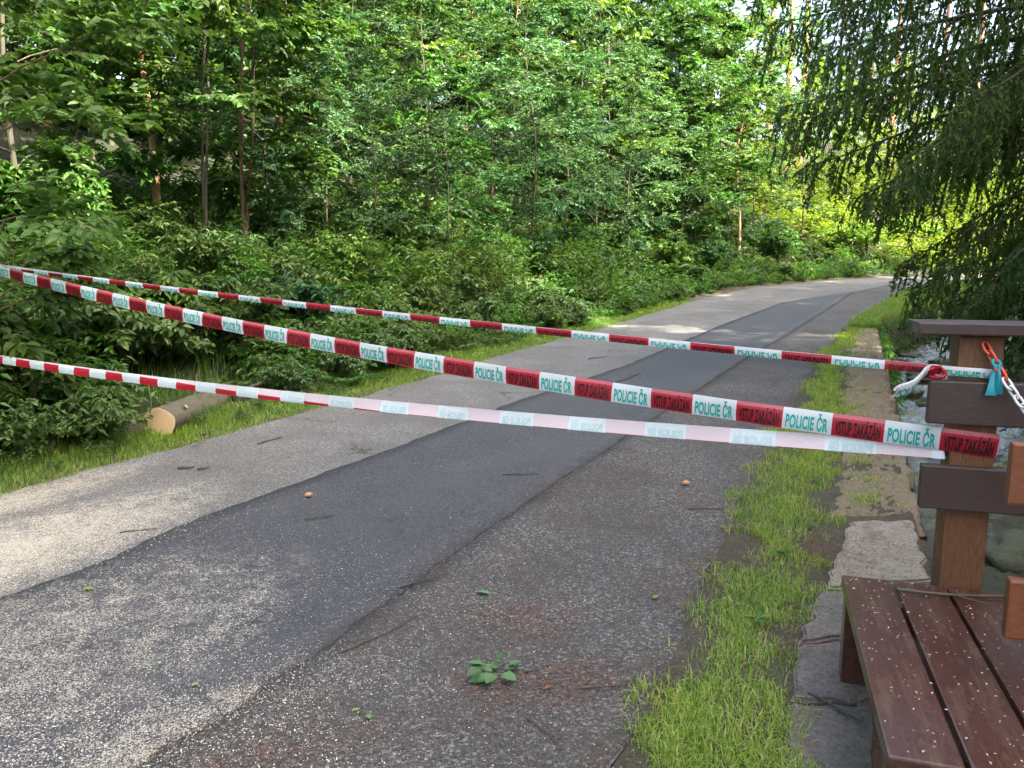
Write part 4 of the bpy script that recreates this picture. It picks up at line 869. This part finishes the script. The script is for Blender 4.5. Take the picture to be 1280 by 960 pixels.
# shrubs that can be told apart
def shrub(name, pos, plants, mat, label, bark=BARK):
    e = empty(name, tuple(pos), 0, label, 'shrub'); a = Acc(); w = Acc()
    for off, pl, ang, s in plants: emit(a, w, pl, np.array(off, float), ang, s, None, 1)
    link('foliage', a.mesh('foliage', mat), e); link('stems', w.mesh('stems', bark), e); return e
def clump(seed, n, spread, kinds, s0=.8, s1=1.2, up=.25):
    q = np.random.default_rng(seed); out = []
    for _ in range(n):
        a, d = q.uniform(0, 6.28), spread*math.sqrt(q.random()); out.append(((d*math.cos(a), d*math.sin(a), up*(1-d/spread)*q.random()), kinds[q.integers(len(kinds))], q.uniform(0,6), q.uniform(s0,s1)))
    return out
for q, (u, v, n, spd, kinds, mat, s0, s1, lab) in enumerate((
    (30,520,9,.75,BR,HERB,.8,1.2,'dense dark green bramble bush at the left edge above the verge'),
    (105,470,9,.6,BR,LEAF_PALE,.8,1.1,'bush with pale silvery leaf undersides left of the log'),
    (140,535,6,.35,BR+HB2,LEAF_PALE,.5,.8,'low leafy shrub close behind the sawn end of the log'),
    (240,440,8,.7,BR,LEAF,.9,1.2,'leafy shrub behind the middle of the log'),
    (345,430,8,.65,BR+HB,LEAF_COOL,.9,1.2,'glossy dark shrub above the far end of the log'),
    (50,300,8,.8,FN+BR,LEAF,.9,1.3,'light green feathery bush in front of the dark gap at left'),
    (300,350,6,.6,HB2+BR,LEAF_PALE,.8,1.1,'pale-leaved shrub below the three reddish stems'),
    (430,355,7,.7,BR,LEAF,.9,1.3,'shrub with drooping broad leaves below the slim maple'),
    (500,385,7,.7,HB,HERB,.9,1.3,'tall lance-leaved herb clump above the verge'),
    (590,375,8,.9,HB,HERB,1.0,1.4,'tall lance-leaved clump below the young spruce'),
    (700,360,8,1.0,HB+BR,LEAF,1.0,1.4,'rounded shrub at the road edge under the low beech'),
    (800,345,8,1.2,FN+BR,LEAF,1.2,1.7,'ferny bush bulging towards the road before the bend'),
    (860,340,8,1.2,BR,LEAF_COOL,1.3,1.8,'dark bramble mound at the road edge near the bend'),
    (960,330,9,1.6,BR+HB,LEAF,1.6,2.2,'large leafy bush where the road turns right'),
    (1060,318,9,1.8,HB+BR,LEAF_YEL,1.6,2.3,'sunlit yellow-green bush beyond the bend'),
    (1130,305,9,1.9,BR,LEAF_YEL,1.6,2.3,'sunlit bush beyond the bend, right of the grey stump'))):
    shrub('leafy_shrub', hit(u, v), clump(200+q, n, spd, kinds, s0, s1), mat, lab)

# ------------------------------------------------------------------ grass
def blades(name, X, Y, Z, h0, h1, mat, label, wid=.005, seed=3, lean=.5, gm=None):
    r = np.random.default_rng(seed); n = len(X); a = r.uniform(0, 6.28, n); hh = r.uniform(h0, h1, n)*(1 if gm is None else gm); P = np.stack([X, Y, Z], 1)
    dr = np.stack([np.cos(a), np.sin(a), np.zeros(n)], 1); up = np.array([0,0,1.]); S = np.stack([-np.sin(a), np.cos(a), np.zeros(n)], 1); ln = lean*r.uniform(.2,1.3,n)[:,None]; hh = hh[:,None]
    w = wid*r.uniform(.6,1.3,n)[:,None]*(1+.05*np.maximum(0, Y-5))[:,None]
    v = np.stack([P-S*w*.5, P+S*w*.5, P+S*w*.4+up*hh*.55+dr*hh*ln*.3, P-S*w*.4+up*hh*.55+dr*hh*ln*.3, P+up*hh*(1-.35*ln)+dr*hh*ln], 1).reshape(-1,3); b5 = np.arange(n)[:,None]*5
    return tag(link(name, mesh_np(name, v, [b5+np.array([[0,1,2,3]]), b5+np.array([[3,2,4]])], mat)), label, 'grass', kind='stuff')
r = np.random.default_rng(41)
def scatter(n, ca, cb, y0, y1, pw_=1.6, inset=(0,0), clumpy=.5, fr=3):
    Y = y0+(y1-y0)*r.random(n)**pw_; t = r.random(n); a = fx(ca, Y)+inset[0]; b_ = fx(cb, Y)+inset[1]; X = a+(b_-a)*t
    edge = np.minimum(t, 1-t)*2; keep = (wob(X*fr, Y*fr)*.5+.35*wob(X*fr*3.1+2, Y*fr*3.1)+.5+r.normal(0,.2,n)+edge*1.2) > clumpy
    return X[keep], Y[keep]
X, Y = scatter(95000, cR, cG, 1.7, 20, 1.7, (-.08,.08), 1.08)
rag = .13*wob(X*1.7, Y*1.7)+.07*wob(X*5+1, Y*5); X = X+rag*np.where(X > (fx(cR, Y)+fx(cG, Y))/2, 1.0, 1.0)
blades('grass_strip', X, Y, zr(Y)+.012, .012, .068, GRASS_B, 'bright green grass strip between the road and the wall top', .0040, 3, .8)
n = 9000; Y = 4.6+12*r.random(n)**1.4; X = fx(cG, Y)+np.abs(r.normal(0,.16,n)); kp_ = (wob(X*6, Y*6)+r.normal(0,.4,n) > .35) & (X < fx(cW, Y)); X = X[kp_]; Y = Y[kp_]
blades('coping_grass', X, Y, zr(Y)+.025, .01, .045, GRASS_B, 'short moss and grass tufts creeping over the wall top', .005, 8, 1.0)
nn_ = 16000; Y = 9+22*r.random(nn_); zf = -1.0*r.random(nn_)**1.6; X = fx(cW, Y)+.04+r.normal(0,.05,nn_)+.16
kp_ = wob(Y*2.3, zf*6)+r.normal(0,.5,nn_) > -.1; Y = Y[kp_]; zf = zf[kp_]; X = X[kp_]; nn_ = len(X)
v_, f_ = leaf_geo(np.stack([X-.04, Y, zr(Y)+zf], 1), np.stack([r.uniform(.1,.8,nn_), -r.uniform(0,.8,nn_), -r.uniform(.2,1,nn_)], 1), np.stack([r.uniform(.2,1,nn_), -r.uniform(.2,1,nn_), r.uniform(.2,1,nn_)], 1), r.uniform(.03,.09,nn_), r.uniform(.015,.035,nn_), .1, .2, 0)
tag(link('wall_plants', mesh_np('wall_plants', v_, f_, GRASS_D)), 'small moss and plants hanging on the stone wall face', 'plants', kind='stuff')
X, Y = scatter(26000, cR, cW, 16, 36, 1.2, (.1,.12), .1)
blades('wall_top_grass', X, Y, zr(Y)+.01, .06, .22, GRASS, 'bright grass on top of the far retaining wall', .006, 5, .7)
lv = cL.copy(); lv[:,1] -= .7; lv2 = cL.copy(); lv2[:,1] += .06
X, Y = scatter(52000, lv, lv2, 3.0, 24, 1.7, (0,0), .45)
ee = distL(X, Y); blades('verge_grass', X, Y, H(X, Y), .03, .10, GRASS, 'short bright grass on the left verge of the road', .006, 6, .7, gm=np.clip(.5+ee*1.6, .4, 2.0))
lv3 = cL.copy(); lv3[:,1] -= 6.5; lv4 = cL.copy(); lv4[:,1] -= .7
X, Y = scatter(50000, lv3, lv4, 3.0, 40, 1.7, (0,0), .5)
blades('bank_grass', X, Y, H(X, Y), .15, .5, GRASS_D, 'long thin grass growing through the bank', .006, 7, .8)
# ------------------------------------------------------------------ small things on the road
r = np.random.default_rng(55)
def surf(X, Y):
    return zr(Y)+np.where((X > fx(cD1, Y)) & (X < fx(cD2, Y)), .0245, np.where(X >= fx(cR, Y)-.06, .020, np.where(X >= fx(cD2, Y), .0135, .0065)))+.001*np.abs(wob(X, Y, 1.6))
# pale chips strewn over the asphalt
pts = []
def cloud(n, cx, cy, sx, sy, ang=0.0):
    a = r.normal(0, 1, (n,2))*np.array([sx, sy]); c, s = math.cos(ang), math.sin(ang); pts.append(np.stack([cx+a[:,0]*c-a[:,1]*s, cy+a[:,0]*s+a[:,1]*c], 1))
cloud(42000, -2.75, 3.70, .8, .26, 1.05); cloud(26000, -1.5, 2.15, .9, .35, .7); cloud(8000, -.85, 2.1, .45, .5, 1.1); cloud(20000, -1.8, 2.8, .8, .8); cloud(9000, -3.2, 4.7, .5, .22, 1.1)
n = 8000; yy_ = 1.7+10*r.random(n)**2.2; pts.append(np.stack([fx(cL, yy_)+(fx(cR, yy_)-fx(cL, yy_))*r.random(n), yy_], 1))
p = np.concatenate(pts); p = p[(p[:,0] > fx(cL, p[:,1])) & (p[:,0] < fx(cR, p[:,1])) & (p[:,1] > 1.5)]
keep = (wob(p[:,0]*2.2, p[:,1]*2.2)+.7*wob(p[:,0]*6, p[:,1]*6)+r.normal(0,.7,len(p))) > -.35; p = p[keep]
n = len(p); a = r.uniform(0, 6.28, n); L = (.002+.0065*r.random(n)**2.2)*(1+.04*p[:,1]); P = np.stack([p[:,0], p[:,1], surf(p[:,0], p[:,1])+.001], 1)
D = np.stack([np.cos(a), np.sin(a), r.normal(0,.15,n)], 1); Nn = np.array([0,0,1.])+r.normal(0,.3,(n,3))
def chip_mat(name, c1, c2, c3):
    m, nt, b, out = M(name); geo = N_(nt, 'ShaderNodeNewGeometry'); rp = ramp(nt, geo.outputs['Random Per Island'], [(0, c1), (.5, c2), (1, c3)])
    nt.links.new(rp.outputs['Color'], b.inputs['Base Color']); b.inputs['Roughness'].default_value = .8; return m
CHIP = chip_mat('pale_wood_chips', (.34,.30,.23), (.52,.48,.38), (.72,.69,.58)); NEED = chip_mat('fallen_needles', (.07,.03,.02), (.14,.06,.035), (.22,.11,.06))
v_, f_ = leaf_geo(P, D, Nn, L, L*r.uniform(.35,.7,n), .1, .1, 0)
tag(link('wood_chips', mesh_np('wood_chips', v_, f_, CHIP)), 'pale sawdust and wood chips strewn over the asphalt', 'wood chips', kind='stuff')
# loose grey grit on the shoulder
n = 34000; yy_ = 1.6+9*r.random(n)**2.0; g2 = np.stack([fx(cD2, yy_)+(fx(cR, yy_)+.16-fx(cD2, yy_))*r.random(n), yy_], 1); a = r.uniform(0, 6.28, n); L = (.003+.008*r.random(n)**2.5)*(1+.04*yy_)
kp_ = wob(g2[:,0]*2, g2[:,1]*2)+.6*wob(g2[:,0]*7, g2[:,1]*7)+r.normal(0,.6,n) > -.2; g2 = g2[kp_]; a = a[kp_]; L = L[kp_]; n = len(a)
GRIT = chip_mat('grey_grit', (.03,.028,.026), (.09,.085,.078), (.24,.23,.21))
v_, f_ = leaf_geo(np.stack([g2[:,0], g2[:,1], surf(g2[:,0], g2[:,1])+.0015], 1), np.stack([np.cos(a), np.sin(a), r.normal(0,.3,n)], 1), np.array([0,0,1.])+r.normal(0,.4,(n,3)), L, L*.7, -.35, .2, 0)
tag(link('road_grit', mesh_np('road_grit', v_, f_, GRIT)), 'loose grey grit covering the coarse road shoulder', 'grit', kind='stuff')
# rusty fallen needles
pts = []
for u, v, n, sx, sy in ((720,610,1300,.35,.22), (780,590,900,.3,.2), (640,770,900,.16,.12), (690,855,1300,.22,.10), (900,720,700,.25,.2), (560,690,350,.2,.2), (330,950,500,.14,.08), (940,660,800,.15,.4), (1040,560,1500,.12,.8), (1000,800,600,.1,.3), (1010,690,900,.12,.2), (1090,690,900,.2,.2), (300,590,300,.3,.2), (60,605,300,.2,.1)):
    q = at_z(u, v, .02); cloud(n, q[0], q[1], sx, sy, .4)
n = 9000; yy_ = 1.7+14*r.random(n)**1.7; pts.append(np.stack([fx(cD2, yy_)+(fx(cW, yy_)-fx(cD2, yy_))*r.random(n), yy_], 1))
p = np.concatenate(pts); p = p[p[:,0] < fx(cW, p[:,1])-.02]; n = len(p); a = r.uniform(0, 6.28, n); L = r.uniform(.010,.024,n)
zz_ = np.where(p[:,0] > fx(cG, p[:,1])-.1, zr(p[:,1])+.05, surf(p[:,0], p[:,1])+.002)
v_, f_ = leaf_geo(np.stack([p[:,0], p[:,1], zz_], 1), np.stack([np.cos(a), np.sin(a), r.normal(0,.2,n)], 1), np.array([0,0,1.])+r.normal(0,.4,(n,3)), L, L*.14+.0012, 0, .05, 0)
tag(link('fallen_needles', mesh_np('fallen_needles', v_, f_, NEED)), 'rusty fallen needles in patches on the road and wall top', 'needles', kind='stuff')
# pale chips on the bench
n = 520; q = np.stack([r.uniform(.01,1.0,n), -DL+.02+(DL-.04)*r.random(n)**1.2], 1); q = q[(q[:,0] % .172) < .155]; n = len(q)
cc = np.cos(RZ); ss_ = np.sin(RZ); wx = bl[0]+q[:,0]*cc-q[:,1]*ss_; wy = bl[1]+q[:,0]*ss_+q[:,1]*cc; a = r.uniform(0, 6.28, n); L = r.uniform(.004,.011,n)
v_, f_ = leaf_geo(np.stack([wx, wy, np.full(n, .4022)], 1), np.stack([np.cos(a), np.sin(a), r.normal(0,.1,n)], 1), np.array([0,0,1.])+r.normal(0,.25,(n,3)), L, L*.45, .1, .1, 0)
tag(link('bench_chips', mesh_np('bench_chips', v_, f_, CHIP)), 'pale chips lying on the wet bench planks', 'wood chips', kind='stuff')

def twig(name, p0, p1, rad, label, group=None, mat=BARK, z=None, cat='twig'):
    p0 = np.array(p0); p1 = np.array(p1); n = 8; t = np.linspace(0, 1, n); d = p1-p0; sd = np.array([-d[1], d[0], 0]); rr_ = np.random.default_rng(int(abs(p0[0])*1e4))
    c_ = p0+d*t[:,None]+sd*(rr_.normal(0,.035)*np.sin(t*3.14)+rr_.normal(0,.02)*np.sin(t*6.28))[:,None]; c_[:,2] += rad+.004*np.abs(np.sin(t*5))
    a_ = Acc(); a_.add(*tube(c_, np.linspace(rad, rad*.5, n), 6))
    for k in (2, 4, 5):
        ln = np.linalg.norm(d)*rr_.uniform(.12,.25); s_ = norm(d*rr_.uniform(.4,1)+sd*rr_.choice([-1,1])*rr_.uniform(.4,1)); a_.add(*tube([c_[k], c_[k]+s_*ln*.5, c_[k]+s_*ln+np.array([0,0,.006])], [rad*.5,rad*.4,rad*.2], 4))
    return tag(link(name, a_.mesh(name, mat, True)), label, cat, group)
def rp(u, v, dz=0.0):
    x, y, z = on_road(u, v); return np.array([x, y, float(surf(np.array(x), np.array(y)))+dz])
for (a_, b_, rd, lab) in (((222,588),(244,587),.011,'dark strip of bark on the pale asphalt, left of a pair'), ((247,589),(262,587),.009,'dark strip of bark on the pale asphalt, right of a pair'),
        ((246,548),(268,541),.012,'brown twig at the verge in front of the log'), ((322,557),(352,548),.006,'thin twig on the asphalt right of the log'), ((150,668),(196,664),.004,'thin pale twig near the left edge of the asphalt'),
        ((628,598),(675,598),.005,'thin twig on the dark patch under the lowest tape'), ((428,820),(520,775),.003,'grass stem along the edge of the dark patch'), ((655,900),(700,945),.003,'thin dry stem near the front of the road'),
        ((500,742),(560,722),.005,'dark root-like twig at the edge of the dark patch'), ((722,866),(800,862),.004,'thin twig right of the green sprig'), ((735,450),(760,447),.008,'small dark twig on the far pale asphalt'),
        ((860,640),(905,640),.005,'thin twig near the grass strip'), ((380,655),(420,650),.004,'thin twig near the wooden cone on the dark patch'), ((770,480),(800,470),.006,'twig lying across the far dark patch')):
    twig('twig', rp(*a_), rp(*b_), rd, lab)
def bl_(x, y, z=.402): return np.array([bl[0]+x*cc-y*ss_, bl[1]+x*ss_+y*cc, z])
twig('twig', bl_(.17,-.10), bl_(.80,-.06), .005, 'long thin twig lying across the bench planks by the post', mat=BARK_GREY)
twig('twig', at_z(1010,868,.03), at_z(1078,905,.03), .006, 'curved dark twig on the dark slabs left of the bench')
def cone(u, v, label, s=1.0):
    p = rp(u, v); bm = bmesh.new(); bmesh.ops.create_uvsphere(bm, u_segments=14, v_segments=10, radius=.5)
    for v_ in bm.verts:
        k = 1+.10*math.sin(v_.co.z*38+math.atan2(v_.co.y, v_.co.x)*3); v_.co.x *= .030*s*k; v_.co.y *= .030*s*k; v_.co.z *= .050*s
    bmesh.ops.rotate(bm, verts=bm.verts, cent=(0,0,0), matrix=__import__('mathutils').Matrix.Rotation(1.5, 3, 'Y'))
    me = bpy.data.meshes.new('spruce_cone'); bm.to_mesh(me); bm.free(); me.materials.append(CONE)
    return tag(link('spruce_cone', me, None, (p[0], p[1], p[2]+.015*s)), label, 'cone')
CONE = chip_mat('cone_tan', (.38,.19,.09), (.42,.22,.11), (.46,.25,.13))
cone(386, 626, 'small orange-brown cone on the dark asphalt patch', 1.1); cone(857, 609, 'brown cone on the shoulder near the grass strip', 1.15)
def leafthing(name, p, specs, mat, label, cat):
    a_ = Acc()
    for dx, dy, dz, az, el, L_, W_ in specs:
        a_.add(*leaf_geo(np.array([[dx, dy, dz]]), np.array([[math.cos(az), math.sin(az), el]]), np.array([[.1*math.sin(az*3), .1, 1.]]), np.array([L_]), np.array([W_]), .10, .12, 1))
    return tag(link(name, a_.mesh(name, mat), None, tuple(p)), label, cat)
LF1 = leaf_mat('sprig_leaf', (.07,.14,.05), (.10,.18,.07), (.14,.23,.09), transl=.2); LF2 = leaf_mat('fallen_leaf_yellowgreen', (.22,.32,.06), (.27,.36,.08), (.3,.38,.1), transl=.2)
e = empty('leafy_sprig', tuple(rp(620,852)), 0, 'small sprig with rounded green leaves lying on the road', 'sprig')
for q, (dx, dy, az, L_) in enumerate(((-.02,-.015,3.5,.085), (-.015,.02,2.6,.08), (.0,.03,1.8,.06), (.03,.02,.5,.055), (.02,-.02,5.6,.07), (.05,.035,.7,.06), (-.01,-.03,4.4,.07), (-.03,.01,3.0,.07), (-.05,-.02,3.8,.07), (-.05,.015,2.9,.06), (.01,.045,1.2,.05))):
    a_ = Acc(); a_.add(*leaf_geo(np.array([[dx,dy,.012+.004*q]]), np.array([[math.cos(az), math.sin(az), .12]]), np.array([[.15*math.cos(q*2), .15*math.sin(q*3), 1.]]), np.array([L_]), np.array([L_*.82]), .08, .15, 1)); link('leaf', a_.mesh('leaf', LF1), e)
a_ = Acc(); a_.add(*tube([(-.03,-.01,.008),(.0,.0,.012),(.05,.03,.01)], [.003,.003,.002], 5)); link('stem', a_.mesh('stem', BARK_RED), e)
for u, v, mt, sz, az, lab in ((103,745,LF2,.06,.2,'pale yellow-green leaf on the dark patch near the left edge'), (612,748,LF1,.075,2.6,'dark green leaf on the shoulder above the sprig'), (818,754,LF2,.05,1.2,'single green leaf at the edge of the grass strip'),
        (440,896,LF2,.03,.6,'tiny green leaf near the front edge of the road'), (463,906,LF1,.035,2.0,'tiny dark leaf beside a tiny green one'), (240,868,LF2,.03,1,'tiny pale leaf among the chips'), (655,845,LF1,.035,.3,'small curled leaf just right of the sprig'),
        (962,655,DRY,.07,.4,'dark curled dry leaf in the grass strip'), (200,840,LF2,.025,2,'tiny green fleck on the chip-strewn patch'), (760,572,LF2,.03,.2,'small green leaf below the middle tape'), (681,868,DRY,.035,.8,'dry brown leaf right of the sprig')):
    leafthing('fallen_leaf', rp(u, v, .004), [(0,0,.004,az,.08,sz,sz*.62)], mt, lab, 'leaf')
for u, v, lab in ((945,785,'broad-leaved weed in the grass strip, nearest one'), (975,700,'broad-leaved weed beside the concrete slab')):
    q = np.random.default_rng(u); leafthing('weed_plant', rp(u, v, .012), [(q.normal(0,.015),q.normal(0,.015),.012,k*.75+q.uniform(0,.5),q.uniform(.05,.45),q.uniform(.03,.06),.026) for k in range(11)], HERB, lab, 'plant')
e = empty('dead_branches', tuple(hit(485,345)), 0, 'tangle of dry brown dead branches on the bank above the verge', 'branches'); q = np.random.default_rng(8)
for k in range(9):
    a0 = q.uniform(0, 6.28); l0 = q.uniform(.6,1.5); p0 = q.normal(0,.35,3)*np.array([1,1,0]); d0 = np.array([math.cos(a0), math.sin(a0), q.uniform(.2,1.1)]); t = np.linspace(0,1,7)[:,None]
    a_ = Acc(); c_ = p0+d0*l0*t+np.array([0,0,-.35*l0])*t**2+q.normal(0,.015,(7,3)); a_.add(*tube(c_, np.linspace(.012,.003,7), 5))
    for m_ in (2,3,4,5): a_.add(*tube([c_[m_], c_[m_]+q.normal(0,.12,3), c_[m_]+q.normal(0,.2,3)], [.005,.003,.0015], 4))
    link('branch', a_.mesh('branch', BARK_RED, True), e)

# ------------------------------------------------------------------ stream rocks
MOSS = soil('mossy_rock', (.05,.055,.03), (.10,.10,.06), (.06,.085,.02), 5.0)
for q, (u, v, s, lab) in enumerate(((1270,690,(.55,.5,.32),'large mossy rock in the stream at the right edge'), (1150,472,(.75,.5,.3),'dark flat rock in the stream left of the post'), (1135,492,(.4,.35,.26),'small wet rock below the flat one in the stream'),
        (1165,505,(.5,.4,.28),'rock in the stream just left of the upper rail'), (1175,560,(.45,.4,.25),'rock in the stream behind the middle tape'), (1260,600,(.6,.45,.28),'mossy rock in the stream right of the post'), (1140,445,(.5,.4,.25),'small rock far up the stream'), (1180,455,(.6,.5,.3),'rock beside the post up the stream'))):
    d = ray(u, v); t = 5.0
    for _ in range(40): t = t*.5+.5*((float(zr(d[1]*t))-.95-CAM_Z)/d[2])
    o = link('stream_rock', rock_mesh('stream_rock', s, MOSS, 300+q, 4, .24), None, (d[0]*t, d[1]*t, CAM_Z+d[2]*t-.05)); o.rotation_euler = (0, 0, q*1.1); tag(o, lab, 'rock', 'rocks in the stream')
# ------------------------------------------------------------------ beyond the bend: stump, plank seat and log rails
p = bearing(1084, 48.5); e = empty('tree_stump', tuple(p), 0, 'grey weathered tree stump in the sunlit bank beyond the bend', 'stump')
a_ = Acc(); a_.add(*tube([(0,0,-.2),(.02,0,.3),(.05,.02,1.1),(.02,.0,1.7),(.02,0,1.72)], [.42,.30,.25,.22,.01], 10)); link('trunk', a_.mesh('trunk', BARK_GREY, True), e)
p = bearing(1117, 47.0); e = empty('plank_seat', tuple(p), .1, 'brown wooden seat on the grass beyond the bend', 'seat')
lbox('plank', e, -.75, .75, -.22, .0, .42, .50, BOARD_O, .01); lbox('plank', e, -.75, .75, .02, .24, .42, .50, BOARD_O, .01)
for x in (-.6, .6): lbox('leg', e, x-.06, x+.06, -.18, .2, -.3, .415, RAIL, .01)
p = bearing(1178, 46.5); e = empty('log_rail', tuple(p), .12, 'low log rail fence along the sunlit roadside beyond the bend', 'fence')
for z in (.35, .72): link('rail', mesh_np('rail', *tube([(-2.0,0,z),(0,.02,z+.02),(2.0,0,z)], [.08,.075,.07], 8), BARK_RED, None, True), e)
for x in (-1.7, 0, 1.7): link('post', mesh_np('post', *tube([(x,.16,-.4),(x,.16,.45),(x,.16,.95),(x,.16,.96)], [.08,.08,.08,.01], 8), BARK_RED, None, True), e)
